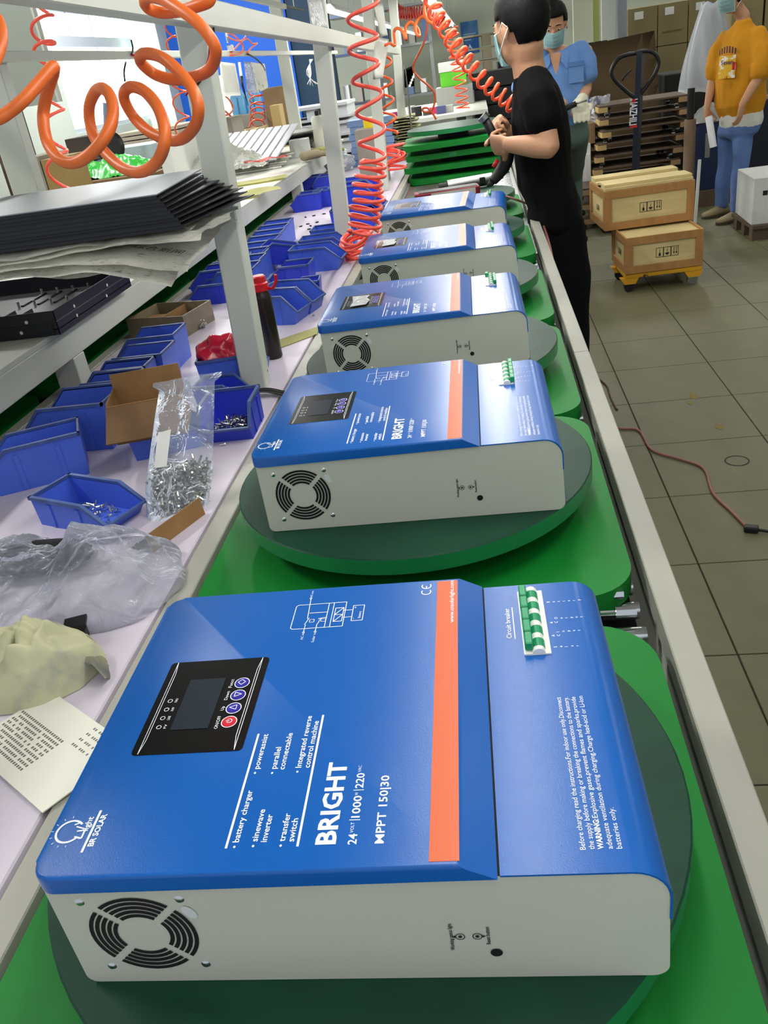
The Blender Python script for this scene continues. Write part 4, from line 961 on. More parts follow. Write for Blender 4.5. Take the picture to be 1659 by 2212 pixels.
def head_parts(bm, c, fwd, up, parent, s=1.0, mask=True, hair='short', neck=None, eyes=True):
    f = Vector(fwd).normalized(); u = Vector(up); u = (u-f*u.dot(f)).normalized(); l = u.cross(f)
    M = Matrix((( f.x*s, l.x*s, u.x*s, c[0]), (f.y*s, l.y*s, u.y*s, c[1]), (f.z*s, l.z*s, u.z*s, c[2]), (0, 0, 0, 1)))
    ell(bm, (-.010, 0, .030), (.093, .076, .098), M); ell(bm, (.026, 0, -.050), (.060, .056, .062), M); ell(bm, (.030, 0, .0), (.062, .066, .085), M)
    ell(bm, (.095, 0, -.012), (.013, .012, .022), M, 12); ell(bm, (.078, 0, .028), (.015, .05, .012), M, 12)
    for y in (-1, 1):
        ell(bm, (-.008, y*.080, -.004), (.019, .008, .031), M, 12); ell(bm, (.082, y*.030, .012), (.008, .015, .008), M, 10)
    ell(bm, (.082, 0, -.052), (.010, .024, .008), M, 12)
    # hair shell
    hb = bmesh.new(); NU, NV = 40, 26; g = {}
    for i in range(NU):
        for j in range(NV+1):
            a = 2*math.pi*i/NU; e = -math.pi/2+math.pi*j/NV
            q = Vector((math.cos(e)*math.cos(a), math.cos(e)*math.sin(a), math.sin(e)))
            n_ = 1+.035*noise.noise(q*6)+.02*noise.noise(q*15)
            g[i, j] = hb.verts.new(Vector((-.014+.102*q.x*n_, .086*q.y*n_, .036+.110*q.z*n_)))
    def keep(p):
        x, y, z = p
        if hair == 'long' and x < .015 and z > -.20: return True
        if x > .045: return z > .072
        if x > .0: return z > .030 if abs(y) > .05 else z > .05
        if x > -.035: return z > .004
        return z > -.052
    for i in range(NU):
        for j in range(NV):
            v = [g[i, j], g[(i+1) % NU, j], g[(i+1) % NU, j+1], g[i, j+1]]
            if keep(sum((q.co for q in v), Vector())/4):
                try: hb.faces.new(v)
                except ValueError: pass
    bmesh.ops.delete(hb, geom=[v for v in hb.verts if not v.link_faces], context='VERTS')
    bmesh.ops.remove_doubles(hb, verts=hb.verts, dist=1e-5)
    bmesh.ops.solidify(hb, geom=hb.faces[:], thickness=.014)
    bmesh.ops.transform(hb, matrix=M, verts=hb.verts); add('hair', hb, M_hair, parent, smooth=True)
    if mask:
        def mp(uu, vv):
            az = R(-72+144*uu); z = -.098+.098*vv
            k = 1-(.22*((vv-.55)/.5)**2 if vv < .55 else .10*((vv-.55)/.45)**2)
            bulge = .018*math.exp(-(math.degrees(az)/22)**2)*(.4+.6*vv)
            pl = .0022*math.sin(vv*26)*math.exp(-(math.degrees(az)/50)**2)
            return M @ Vector((.022+(.082+bulge+pl)*math.cos(az)*k, .074*math.sin(az)*(1-.15*(1-vv)), z))
        link('face_mask', sheet(mp, 24, 16, 'mask', .0012), M_mask, parent)
        for y in (-1, 1):
            for zz in (-.004, -.080): add('mask_strap', tube(nb(), [M @ Vector(q) for q in ((.045, y*.072, zz), (.015, y*.081, zz*.6+.0), (-.012, y*.090, .02 if zz > -.05 else -.03), (-.03, y*.084, 0))], .0016, 5), M_strap, parent, smooth=True)
    if eyes:
        for y in (-1, 1):
            e = nb(); ell(e, (.084, y*.030, .012), (.008, .0125, .004), M, 12); add('eye', e, M_eyew, parent, smooth=True)
            e = nb(); ell(e, (.0905, y*.030, .0105), (.003, .0055, .0045), M, 10); add('pupil', e, M_eyed, parent, smooth=True)
            e = nb(); loft(e, [M @ Vector(q) for q in ((.088, y*.014, .031), (.088, y*.030, .036), (.078, y*.048, .031))], [.0028, .0034, .002], u, 8); add('eyebrow', e, M_hair, parent, smooth=True)
    return M
def shoe(bm, ankle, d, s=1.0):
    d = Vector((d[0], d[1], 0)).normalized(); a = Vector((ankle[0], ankle[1], 0)); n = Vector((-d.y, d.x, 0))
    loft(bm, [a-d*.06*s+Vector((0, 0, .045)), a+Vector((0, 0, .048)), a+d*.09*s+Vector((0, 0, .034)), a+d*.165*s+Vector((0, 0, .026))], [(.034*s, .040), (.040*s, .044), (.047*s, .031), (.034*s, .022)], n, 16)
def sole(bm, ankle, d, s=1.0, h=.018):
    d = Vector((d[0], d[1], 0)).normalized(); a = Vector((ankle[0], ankle[1], 0)); n = Vector((-d.y, d.x, 0)); pts = []
    for t, w in ((-.092, .0), (-.085, .028), (-.05, .038), (.02, .038), (.09, .048), (.15, .042), (.182, .022), (.19, 0)): pts.append((t*s, w*s))
    out = [a+d*t+n*w for t, w in pts]+[a+d*t-n*w for t, w in pts[-2:0:-1]]
    prism(bm, [(p.x, p.y) for p in out], .001, h, 'z')
# ---------------------------------------------------------------- worker in black at the line
def worker_black():
    t = thing('person', 'person in black shirt and black trousers bending over the line with a power tool', 'person', (.27, 3.45, 0))
    O = Vector((.27, 3.45, 0)); Y = 3.45
    hipc = aty(1182, 460, Y)+Vector((.028, 0, 0)); waist = aty(1176, 385, Y)+Vector((.004, 0, 0)); chest = aty(1163, 255, Y); upch = aty(1155, 195, Y); neck = aty(1140, 150, Y); hd = aty(1124, 62, Y)
    shL, elL, wrL = aty(1158, 192, Y-.17), aty(1186, 318, Y-.24), aty(1098, 312, Y-.20)
    shR, elR, wrR = upch+Vector((-.0, .17, -.02)), upch+Vector((.02, .22, -.27)), aty(1092, 282, Y+.05)
    toolc = aty(1058, 300, Y-.09)
    sk = nb(); fy = (0, 1, 0)
    loft(sk, [hipc, waist, chest, upch, neck-Vector((0, 0, .02))], [(.13, .075), (.11, .075), (.12, .07), (.10, .045), (.05, .045)], fy)
    loft(sk, [neck-Vector((-.01, 0, .04)), neck+Vector((0, 0, .03)), hd+Vector((.02, -.02, -.05))], [(.062, .062), (.056, .058), (.055, .058)], fy)
    for sh, el, wr in ((shL, elL, wrL), (shR, elR, wrR)):
        loft(sk, [sh, (sh+el)/2, el], [.040, .043, .038], fy); loft(sk, [el, el.lerp(wr, .35), wr], [.039, .040, .027], (0, 0, 1))
    hand(sk, wrL, (toolc-wrL)+Vector((-.02, 0, -.02)), (0, 1, .15), 1, (48, 68, 45), 1.0)
    hand(sk, wrR, aty(1062, 262, Y-.03)-wrR, (0, -1, -.1), -1, (48, 65, 45), 1.0)
    for s in (-1, 1):
        h = hipc+Vector((.0, s*.085, -.02)); k = Vector((.30, Y+s*.10, .45)); a = Vector((.31, Y+s*.11, .08))
        loft(sk, [h, k, a], [.06, .05, .04], fy)
        loft(sk, [a, a+Vector((-.10, 0, -.03))], [.04, .03], fy)
    M = head_parts(sk, hd, (-.62, .72, -.14), (0.05, 0, 1), t, 1.06, True, 'short', eyes=True)
    weld('body', sk, M_skin, t, .0055, 2).matrix_parent_inverse = t.matrix_world.inverted()
    sh_ = nb()
    loft(sh_, [hipc+Vector((0, 0, -.03)), hipc+Vector((-.004, 0, .05)), waist, (waist+chest)/2, chest, upch, neck+Vector((.014, 0, -.035))], [(.19, .094), (.185, .098), (.175, .104), (.18, .106), (.185, .105), (.165, .082), (.07, .068)], fy, 24)
    for sh, el in ((shL, elL), (shR, elR)):
        e2 = sh.lerp(el, .56); loft(sh_, [sh+Vector((0, (Y-sh.y)*.35, .012)), sh.lerp(el, .25), e2], [.068, .067, .066], fy, 18, True)
    weld('shirt', sh_, mat('black_cotton', (9, 9, 10), .9, bump=.2, bscale=90, spec=.15), t, .008, 5, .006, 11)
    tr = nb(); loft(tr, [hipc+Vector((0, 0, .02)), hipc+Vector((.004, 0, -.10))], [(.168, .104), (.17, .11)], fy, 22)
    for s in (-1, 1):
        loft(tr, [hipc+Vector((.005, s*.085, -.04)), Vector((.292, Y+s*.10, .62)), Vector((.30, Y+s*.10, .45)), Vector((.308, Y+s*.11, .09))], [(.088, .102), (.086, .095), .078, .068], fy, 18)
    weld('trousers', tr, mat('black_trousers', (8, 9, 12), .9, spec=.15), t, .009, 5, .006, 9)
    for s in (-1, 1):
        b = nb(); shoe(b, (.315, Y+s*.11), (-1, s*.1)); add('shoe', b, M_black, t, smooth=True)
        b = nb(); sole(b, (.315, Y+s*.11), (-1, s*.1)); add('sole', b, M_dark, t)
    for o in t.children: o.matrix_parent_inverse = Matrix.Translation(-O)
    # tool: grip between the hands, body hanging to the turntable
    a, m1, m2, e = aty(1049, 258, Y-.09), aty(1075, 320, Y-.09), aty(1082, 355, Y-.09), aty(1052, 404, Y-.09)
    tt = thing('power_screwdriver', 'black power screwdriver with a red trigger held by the worker in black', 'tool', tuple(e))
    add('motor_body', tube(nb(), [q-e for q in spline([aty(1092, 318, Y-.09), aty(1094, 345, Y-.09), aty(1080, 372, Y-.09), aty(1064, 392, Y-.09)], 6)], .022, 14, rad=[.030-.0007*i for i in range(19)]), M_black, tt, smooth=True)
    add('nose', tube(nb(), [aty(1064, 392, Y-.09)-e, aty(1057, 399, Y-.09)-e, Vector()], .009, 10, rad=[.014, .009, .003]), M_dark, tt, smooth=True)
    add('grip', tube(nb(), [a-e, aty(1062, 285, Y-.09)-e, aty(1086, 322, Y-.09)-e], .017, 14), M_black, tt, smooth=True)
    add('end_cap', cyl(nb(), a-e+Vector((-.012, 0, .014)), a-e+Vector((0, 0, .0)), .021, 16), M_steel, tt, angle=40)
    add('trigger', tube(nb(), [aty(1066, 361, Y-.125)-e, aty(1075, 345, Y-.125)-e], .008, 8), M_redp, tt, smooth=True)
worker_black()
def worker_blue():
    Y = 6.62; O = Vector((aty(1215, 250, Y).x, Y, 0))
    t = thing('person', 'person in a pale blue work shirt and mask looking down, behind the black shirt', 'person', tuple(O))
    cx = O.x
    hd = aty(1196, 55, Y-.05); ch = Vector((cx-.01, Y, 1.22)); wa = Vector((cx, Y, 1.0)); hip = Vector((cx+.01, Y, .88)); nk = hd+Vector((.0, .07, -.15)); up = Vector((cx-.012, Y+.01, 1.34))
    shL, elL, wrL = Vector((cx+.17, Y, 1.335)), aty(1267, 190, Y-.03), aty(1256, 219, Y-.20)
    shR, elR, wrR = Vector((cx-.20, Y, 1.33)), Vector((cx-.30, Y-.06, 1.08)), Vector((cx-.09, Y-.22, 1.08))
    sk = nb(); fx = (1, 0, 0)
    loft(sk, [hip, wa, ch, up, nk], [(.13, .08), (.11, .07), (.13, .08), (.11, .045), (.05, .045)], fx)
    loft(sk, [nk-Vector((0, 0, .05)), nk, hd+Vector((0, .03, -.05))], [.058, .055, .052], fx)
    for sh, el, wr in ((shL, elL, wrL), (shR, elR, wrR)):
        loft(sk, [sh, (sh+el)/2, el], [.047, .043, .037], fx); loft(sk, [el, el.lerp(wr, .4), wr], [.037, .036, .027], fx)
    hand(sk, wrL, (-.4, -.75, -.35), (-.3, .1, -1), 1, (35, 45, 30), .95)
    hand(sk, wrR, (.5, -.7, -.1), (.2, .2, -1), -1, (30, 40, 30), .95)
    fl = (cx+.055, Y+.0); fr = (cx-.13, Y+.05)
    fl = tuple(atz(1240, 515, 0).xy)
    for (x, y), s in ((fl, 1), (fr, -1)):
        loft(sk, [hip+Vector((s*.09, 0, -.03)), Vector((x, y-.02, .46)), Vector((x, y, .08))], [.06, .05, .04], fx)
    head_parts(sk, hd, (-.10, -.9, -.38), (0, -.3, 1), t, 1.08, True)
    weld('body', sk, M_skin, t, .007, 2)
    s_ = nb()
    loft(s_, [hip+Vector((0, 0, .05)), wa, ch, up, nk+Vector((0, .0, -.045))], [(.195, .135), (.185, .13), (.195, .128), (.172, .09), (.072, .066)], fx, 24)
    for sh, el in ((shL, elL), (shR, elR)): loft(s_, [sh+Vector(((cx-sh.x)*.3, 0, .012)), sh.lerp(el, .3), sh.lerp(el, .68)], [.072, .076, .082], fx, 18)
    M_bs = mat('blue_workshirt', (104, 146, 206), .8, bump=.15, bscale=80)
    weld('shirt', s_, M_bs, t, .010, 4, .009, 12)
    for s in (-1, 1):      # collar wings
        c0 = nk+Vector((s*.062, -.02, -.02)); add('collar', prism(nb(), [(0, 0), (s*.05, -.03), (s*.028, -.115), (-s*.008, -.06)], -.004, .004, 'y'), M_bs, t, loc=tuple(nk+Vector((s*.040, -.120, -.012))), rot=(R(-14), 0, R(s*14)))
    add('neck_opening', prism(nb(), [(-.042, 0), (.042, 0), (.006, -.13), (-.004, -.13)], -.004, .004, 'y'), M_skin, t, loc=tuple(nk+Vector((0, -.112, -.015))), rot=(R(-12), 0, 0))
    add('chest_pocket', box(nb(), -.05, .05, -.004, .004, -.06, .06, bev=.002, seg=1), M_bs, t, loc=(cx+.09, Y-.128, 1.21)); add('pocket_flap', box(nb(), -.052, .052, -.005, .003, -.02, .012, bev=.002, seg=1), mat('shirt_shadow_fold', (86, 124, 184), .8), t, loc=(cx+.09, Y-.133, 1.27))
    tr = nb(); loft(tr, [hip+Vector((0, 0, .06)), hip+Vector((0, 0, -.08))], [(.165, .118), (.17, .12)], fx, 20)
    for (x, y), s in ((fl, 1), (fr, -1)): loft(tr, [hip+Vector((s*.088, 0, -.06)), Vector((x, y-.02, .48)), Vector((x, y, .08))], [(.09, .098), .078, .066], fx, 16)
    weld('trousers', tr, mat('grey_green_trousers', (84, 104, 98), .85), t, .011, 4, .007, 9)
    for (x, y), s in ((fl, 1), (fr, -1)):
        b = nb(); shoe(b, (x, y), (.35*s, -1), 1.05); add('shoe', b, mat('shoe_dark', (34, 30, 28), .6), t, smooth=True); b = nb(); sole(b, (x, y), (.35*s, -1), 1.05); add('sole', b, M_dark, t)
    g = nb()
    loft(g, [wrL+Vector((.01, .02, .015)), wrL, wrL+Vector((-.02, -.04, -.02)), wrL+Vector((-.03, -.10, -.05))], [.040, .042, .052, .048], fx, 14)
    for k in range(4): loft(g, [wrL+Vector((-.055+.03*k, -.08, -.05)), wrL+Vector((-.06+.03*k, -.135, -.075)), wrL+Vector((-.06+.03*k, -.145, -.115))], [.015, .014, .011], fx, 8)
    loft(g, [wrL+Vector((.02, -.03, -.02)), wrL+Vector((.055, -.08, -.03)), wrL+Vector((.045, -.12, -.05))], [.018, .015, .012], fx, 8)
    weld('work_glove', g, mat('cotton_glove', (216, 212, 190), .9, bump=.3, bscale=150), t, .006, 2)
    for o in t.children: o.matrix_parent_inverse = Matrix.Translation(-O)
    pt = thing('hand_tool', 'black hand tool held by the person in the blue shirt', 'tool', tuple(aty(1228, 229, Y-.34)))
    add('tool_body', tube(nb(), [(-.06, 0, .0), (-.02, -.01, -.012), (.05, -.01, .008)], .018, 10), M_black, pt, smooth=True); add('tool_tip', tube(nb(), [(.05, -.01, .008), (.12, 0, .018)], .006, 8), M_steel, pt, smooth=True)
worker_blue()
def woman():
    Y = 7.0; hipc = aty(1600, 250, Y); O = Vector((hipc.x, Y, 0))
    t = thing('person', 'person in a mustard sweatshirt and blue jeans holding a white roll beside the crates', 'person', tuple(O))
    cx = hipc.x; f = Vector((-.72, -.69, 0)); sd = Vector((.69, -.72, 0))        # facing, and the side towards the camera
    hd = aty(1584, -12, Y)+f*.02; nk = aty(1605, 42, Y); up = aty(1603, 75, Y); ch = aty(1598, 130, Y); wa = aty(1598, 205, Y); hip = hipc
    shN, elN, wrN = up+sd*.165+Vector((0, 0, -.02)), aty(1640, 165, Y-.2), aty(1603, 226, Y-.24)
    shF, elF, wrF = up-sd*.155+Vector((0, 0, -.02)), aty(1541, 165, Y+.12), aty(1527, 232, Y+.05)
    fN = atz(1590, 478, 0); fF = atz(1562, 468, 0)+Vector((0, .06, 0))
    sk = nb()
    loft(sk, [hip, wa, ch, up, nk], [(.11, .07), (.10, .065), (.11, .07), (.09, .04), (.042, .042)], sd)
    loft(sk, [nk-Vector((0, 0, .04)), nk+Vector((0, 0, .02)), hd+Vector((0, 0, -.05))-f*.02], [.05, .046, .046], sd)
    for sh, el, wr in ((shN, elN, wrN), (shF, elF, wrF)):
        loft(sk, [sh, el], [.034, .034], sd); loft(sk, [el, el.lerp(wr, .4), wr], [.035, .034, .023], sd)
    hand(sk, wrN, Vector((-.15, -.05, -1)), -sd, 1, (18, 25, 20), .9); hand(sk, wrF, Vector((.05, 0, -1)), sd, -1, (40, 55, 40), .9)
    for fo, s in ((fN, 1), (fF, -1)):
        h = hip+sd*s*.075+Vector((0, 0, -.04)); loft(sk, [h, Vector((fo.x+.012, fo.y, .62)), Vector((fo.x+.012, fo.y, .44)), Vector((fo.x, fo.y, .075))], [.045, .045, .04, .034], sd)
    head_parts(sk, hd, (-.78, -.60, -.12), (0, 0, 1), t, 1.0, True, 'long')
    weld('body', sk, M_skin, t, .007, 2)
    s_ = nb()
    loft(s_, [aty(1600, 240, Y), aty(1600, 222, Y), wa, ch, up, nk+Vector((0, 0, -.03))], [(.165, .12), (.19, .145), (.185, .14), (.175, .125), (.15, .085), (.07, .06)], sd, 24)
    for sh, el in ((shN, elN), (shF, elF)): loft(s_, [sh+(up-sh)*.3, sh.lerp(el, .35), sh.lerp(el, .85)], [.065, .075, .072], sd, 16); loft(s_, [sh.lerp(el, .78), sh.lerp(el, .95)], [.076, .066], sd, 14)
    M_mu = mat('mustard_fleece', (206, 140, 22), .9, bump=.2, bscale=90)
    weld('sweatshirt', s_, M_mu, t, .010, 4, .010, 11)
    w_ = nb(); loft(w_, [aty(1601, 262, Y), aty(1600, 235, Y)], [(.165, .12), (.160, .115)], sd, 22); weld('tee_hem', w_, mat('white_tee', (222, 222, 214), .85), t, .008, 2, .002, 9)
    tr = nb(); loft(tr, [hip+Vector((0, 0, .03)), hip+Vector((0, 0, -.08))], [(.15, .11), (.155, .112)], sd, 20)
    for fo, s in ((fN, 1), (fF, -1)): loft(tr, [hip+sd*s*.075+Vector((0, 0, -.06)), Vector((fo.x+.012, fo.y, .62)), Vector((fo.x+.012, fo.y, .44)), Vector((fo.x, fo.y, .25)), Vector((fo.x, fo.y, .085))], [(.083, .09), .075, .062, .058, .050], sd, 16)
    weld('jeans', tr, mat('blue_denim', (94, 122, 176), .85, var=.15, scale=7), t, .010, 3, .007, 13)
    M_sh = mat('beige_canvas', (150, 134, 104), .8)
    for fo, s in ((fN, 1), (fF, -1)):
        b = nb(); shoe(b, fo, (-.92, -.4), .95); add('shoe', b, M_sh, t, smooth=True); b = nb(); sole(b, fo, (-.92, -.4), .95); add('sole', b, mat('sole_brown', (70, 62, 48), .7), t)
    # generic faded print on the chest
    pc = aty(1580, 148, Y); pm = nb()
    def onb(a, z): return ch+f*.138*math.cos(a)+sd*.19*math.sin(a)+Vector((0, 0, z))
    def patch(a0, a1, z0, z1, n=6):
        for i in range(n):
            p = [onb(a0+(a1-a0)*i/n, z0), onb(a0+(a1-a0)*(i+1)/n, z0), onb(a0+(a1-a0)*(i+1)/n, z1), onb(a0+(a1-a0)*i/n, z1)]
            pm.faces.new([pm.verts.new(q+f*.012) for q in p])
    patch(-.42, .30, -.10, .045); add('chest_print', pm, mat('print_yellow', (226, 176, 44), .8, rgb2=(238, 230, 220), scale=22, edge=(.55, .6)), t)
    pm = nb()
    put_text(pm, 'Seven', onb(-.26, -.01)+f*.026, sd, (0, 0, 1), .028, .095, .02)
    for k in range(7): patch(-.42+.11*k, -.36+.11*k, .05+.012*math.sin(k*.5), .085+.02*math.sin(k*.5), 1)
    add('chest_lettering', pm, mat('print_plum', (84, 58, 66), .8), t)
    pm = nb(); patch(.18, .34, -.05, .0, 2); patch(-.1, .0, -.10, -.085, 1); add('chest_print_red', pm, mat('print_red', (190, 40, 40), .8), t)
    for o in t.children: o.matrix_parent_inverse = Matrix.Translation(-O)
    a, b = aty(1531, 252, Y-.02), aty(1541, 318, Y-.06)
    rr = thing('paper_roll', 'white rolled sheet held in the hand of the person in mustard', 'roll', tuple(b))
    add('roll', cyl(nb(), (0, 0, 0), a-b, .026, 16), mat('roll_white', (232, 234, 236), .6), rr, angle=40); add('roll_core', cyl(nb(), (a-b)*1.001, (a-b)*1.012, .012, 12), M_paper, rr)
woman()
# ================================================================ things on the shelf
M_steelblk = mat('black_coated_steel', (20, 22, 30), .38, var=.1, scale=6)
M_steeltop = mat('brushed_sheet', (150, 152, 158), .35, .6, var=.05, scale=6)
M_carton = mat('carton_brown', (140, 116, 84), .85, var=.08, scale=12)
M_cartong = mat('carton_grey', (152, 146, 136), .85, var=.06, scale=12)
M_cartonw = mat('carton_white', (214, 216, 212), .7, var=.03, scale=12)
M_tape = mat('packing_tape', (176, 150, 104), .3)
def carton(name, label, c, size, rz=0.0, m=None, tape=True, lab=None, print_=None, group=None, cat='carton'):
    sx, sy, sz = size; t = thing(name, label, cat, tuple(c), rz, group); m = m or M_carton
    add('box_body', box(nb(), -sx/2, sx/2, -sy/2, sy/2, 0, sz, bev=min(size)*.015, seg=1), m, t)
    if tape: add('tape', box(nb(), -sx/2-.0006, sx/2+.0006, -.024, .024, sz-.05 if sz > .1 else 0, sz+.0008), M_tape, t)
    if lab: add('box_label', box(nb(), lab[0]*sx/2, lab[1]*sx/2, -sy/2-.0012, -sy/2, lab[2]*sz, lab[3]*sz), M_paper, t)
    if print_:
        bm = nb()
        for (s, x, z, cap) in print_: put_text(bm, s, (x*sx/2, -sy/2-.0012, z*sz), (1, 0, 0), (0, 0, 1), cap)
        add('box_print', bm, M_bprint, t)
    return t
# prop carton and newspaper wrapped bundle carrying black panels (its prop stands out of frame to the left)
carton('prop_carton', 'brown carton on the shelf propping the newspaper bundle at the left edge', (-1.56, 1.55, ZS), (.54, .36, .197), 0, None)
zb = ZS+.1985
def news_sheet(k):
    x0, x1 = -1.82, (-.470, -.495, -.535, -.62, -.50)[k]; y0, y1 = (1.385, 1.375, 1.37, 1.38, 1.395)[k], 1.70
    def f(u, v):
        x = x0+(x1-x0)*u; y = y0+(y1-y0)*v
        s = max(0, (x+.80)/.33)
        droop = -s*s*(.006, .035, .060, .03, .0)[k]*(1.15-.6*v)
        wv = .009*nz((x*6+k*9, y*9, k))+.005*nz((x*17, y*17, k*3))+.010*s*nz((x*12, y*12, k*7))
        edge = -(max(0, .16-v)/.16)**1.5*(.010, .015, .018, .014, .006)[k]*(1+.5*nz((x*9, k, 3)))
        return Vector((x+.02*nz((y*14, k, 0))*u, y+.018*nz((x*7, k*5, 2))*(1-v), zb+(.036, .027, .018, .008, .040)[k]+droop+wv+edge))
    return f
t = thing('newspaper_bundle', 'crumpled newspaper wrapping spread under the black panels', 'newspaper', (-1.2, 1.5, zb))
Ln = Matrix.Translation((1.2, -1.5, -zb))
for k in range(5):
    me = sheet(news_sheet(k), 60, 14, 'news', .0008); me.transform(Ln); link('newspaper_sheet', me, M_news, t)
bm = nb()
for (tx_, u_, v_, c) in (('城效', .86, .10, .020), ('综合新闻', .92, .10, .016)):
    f2 = news_sheet(1); p = f2(u_, v_); xd = f2(u_+.04, v_)-p; yd = f2(u_, v_+.2)-p; nn = xd.cross(yd).normalized()
    put_text(bm, tx_, p+nn*.009-Vector((-1.2, 1.5, zb)), xd, yd, c)
add('headline', bm, M_bprint, t)['kind'] = 'stuff'
# the filling pile under the sheets
add('packing_core', box(nb(), -.60, .45, -.10, .17, .002, .026, bev=.01), M_news, t)
for k in range(9):
    zk = zb+.047+k*.0066; a = 1-k/8.0
    corner = Vector((-.532+.034*a, 1.402+random.uniform(-.003, .003), zk)); rot = R(6-15*a+random.uniform(-1.2, 1.2))
    L_, W_ = 1.25, .38-.09*a
    t = thing('black_sheet_metal', 'black coated steel panel, %s of the fanned pile on the newspapers' % ['lowest', 'second', 'third', 'fourth', 'fifth', 'sixth', 'seventh', 'eighth', 'topmost'][k], 'panel', tuple(corner), 0, 'black panels on the newspapers')
    sk_ = math.tan(rot)
    bm = nb(); prism(bm, [(-L_, 0), (0, 0), (-sk_*W_, W_), (-L_, W_)], -.0008, .0010, 'z'); add('panel_sheet', bm, M_steelblk if k < 8 else M_steeltop, t)
    add('front_flange', box(nb(), -L_, -.002, -.0012, .0, -.0058, -.0008), M_steelblk, t)
# black chassis tray
c0, c1 = atz(130, 720, ZS+.004), atz(310, 612, ZS+.004)
t = thing('chassis_tray', 'black sheet metal chassis tray lying on the shelf edge', 'chassis', (c0.x, c0.y, ZS+.001), 0)
D, Wt, Ht = (c1.y-c0.y), .56, .055
add('tray_floor', box(nb(), -Wt, 0, 0, D, .012, .014), mat('tray_grey_inside', (66, 66, 70), .45, .3, var=.08, scale=5), t)
for q in ((-.0015, 0, 0, D, 0, Ht), (-Wt, 0, 0, .0015, 0, Ht), (-Wt, 0, D-.0015, D, 0, Ht), (-Wt, -Wt+.0015, 0, D, 0, Ht)): add('tray_wall', box(nb(), *q), M_steelblk, t)
add('front_lip', box(nb(), -Wt, -.012, -.0015, -.0002, 0, .028), M_steelblk, t)
for k in range(4):
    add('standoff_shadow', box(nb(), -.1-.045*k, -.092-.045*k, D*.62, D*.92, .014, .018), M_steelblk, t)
    add('louvre', prism(nb(), [(-.165-.045*k, .014), (-.15-.045*k, .028), (-.148-.045*k, .014)], D*.10, D*.40, 'y'), M_steelblk, t)
    for yy in (D*.60, D*.90): add('stud', cyl(nb(), (-.1-.045*k, yy, .014), (-.1-.045*k, yy, .03), .0035, 8), M_chrome, t)
for (x, y, z) in ((.0002, .10, .038), (.0002, .10, .016), (.0002, .30, .038), (.0002, .28, .016)): add('rivet_hole', cyl(nb(), (x-.001, y, z), (x+.001, y, z), .004, 8), M_paper, t)
for (x, z) in ((-.07, .036), (-.09, .014), (-.42, .036)): add('rivet_hole', cyl(nb(), (x, -.0025, z), (x, .0, z), .004, 8), M_paper, t)
add('side_strip', box(nb(), .0002, .0012, 0, D*.98, .030, .0312), M_steel, t)
# papers, sheets and odds beyond the first post
def shelf_flat(name, label, cat, px, py, sx, sy, sz, rz, m, z=ZS, amp=0.0):
    p = atz(px, py, z); t = thing(name, label, cat, (p.x, p.y, z), rz)
    if amp: link('sheet', sheet(quadfn((-sx/2, -sy/2, 0.001), (sx/2, -sy/2, .001), (sx/2, sy/2, .001), (-sx/2, sy/2, .001), amp=amp, fr=6), 14, 10), m, t)
    else: add('slab', box(nb(), -sx/2, sx/2, -sy/2, sy/2, 0.0005, sz, bev=.001, seg=1), m, t)
    return t
shelf_flat('yellow_sheet', 'pale yellow sheet curling over the shelf edge right of the first post', 'paper', 545, 424, .26, .16, .001, .3, M_yellowp, ZS, .03)
shelf_flat('yellow_sheet', 'second pale yellow sheet under the steel strips on the shelf', 'paper', 545, 395, .36, .2, .001, .25, M_yellowp, ZS, .012)
M_strip = mat('grey_strip', (150, 148, 140), .5, var=.1, scale=9)
for k in range(6):
    p = atz(545+8*k, 372-3*k, ZS); t = thing('metal_strip', 'grey metal strip lying %s in the stack right of the first post' % ['lowest', 'second lowest', 'third', 'fourth', 'second highest', 'highest'][k], 'strip', (p.x-.05, p.y-.02*k, ZS+.002+.009*k), .12+.05*random.random(), 'metal strips on the shelf')
    add('strip', box(nb(), -.30, .22, -.025, .035, 0, .008, bev=.001, seg=1), M_strip if k % 2 else M_white, t)
for k in range(8):
    p = atz(615, 335, ZS); t = thing('printed_sheet', '%s of the printed white sheets piled on the shelf' % ['lowest', 'second lowest', 'third', 'fourth', 'fifth', 'sixth', 'second highest', 'topmost'][k], 'paper', (p.x-.05+.006*k, p.y+.1-.004*k, ZS+.058+.009*k), .25+.03*k, 'printed sheets on the shelf')
    link('sheet', sheet(quadfn((-.27, -.22, 0), (.24, -.22, 0), (.24, .22, 0), (-.27, .22, 0), amp=.010, fr=5), 12, 9), mat('printed_paper', (222, 222, 218), .7, rgb2=(170, 172, 178), scale=24, edge=(.6, .66)), t)
p = atz(575, 352, ZS+.06); t = thing('mesh_bag', 'red printed packet on the paper pile', 'packet', (p.x, p.y, ZS+.064), .2)
link('packet_film', sheet(quadfn((-.11, -.04, 0), (.13, -.05, 0), (.11, .06, 0), (-.12, .05, 0), amp=.03, fr=14), 12, 8), mat('red_mesh', (206, 40, 52), .5, rgb2=(236, 150, 120), scale=60, edge=(.5, .56)), t)
def crumple(name, label, cat, p, r, m, fl=.6):
    t = thing(name, label, cat, tuple(p)); g = nb(); bmesh.ops.create_icosphere(g, subdivisions=4, radius=1)
    for v in g.verts:
        c = v.co.copy(); n1 = 1+.35*nz(c*2.1+Vector(p)*7)+.22*abs(nz(c*5+Vector(p)*3)); v.co = Vector((c.x*r*n1, c.y*r*n1, max(.0, r*fl+c.z*r*fl*n1)))
    add('crumpled_body', g, m, t, smooth=True); return t
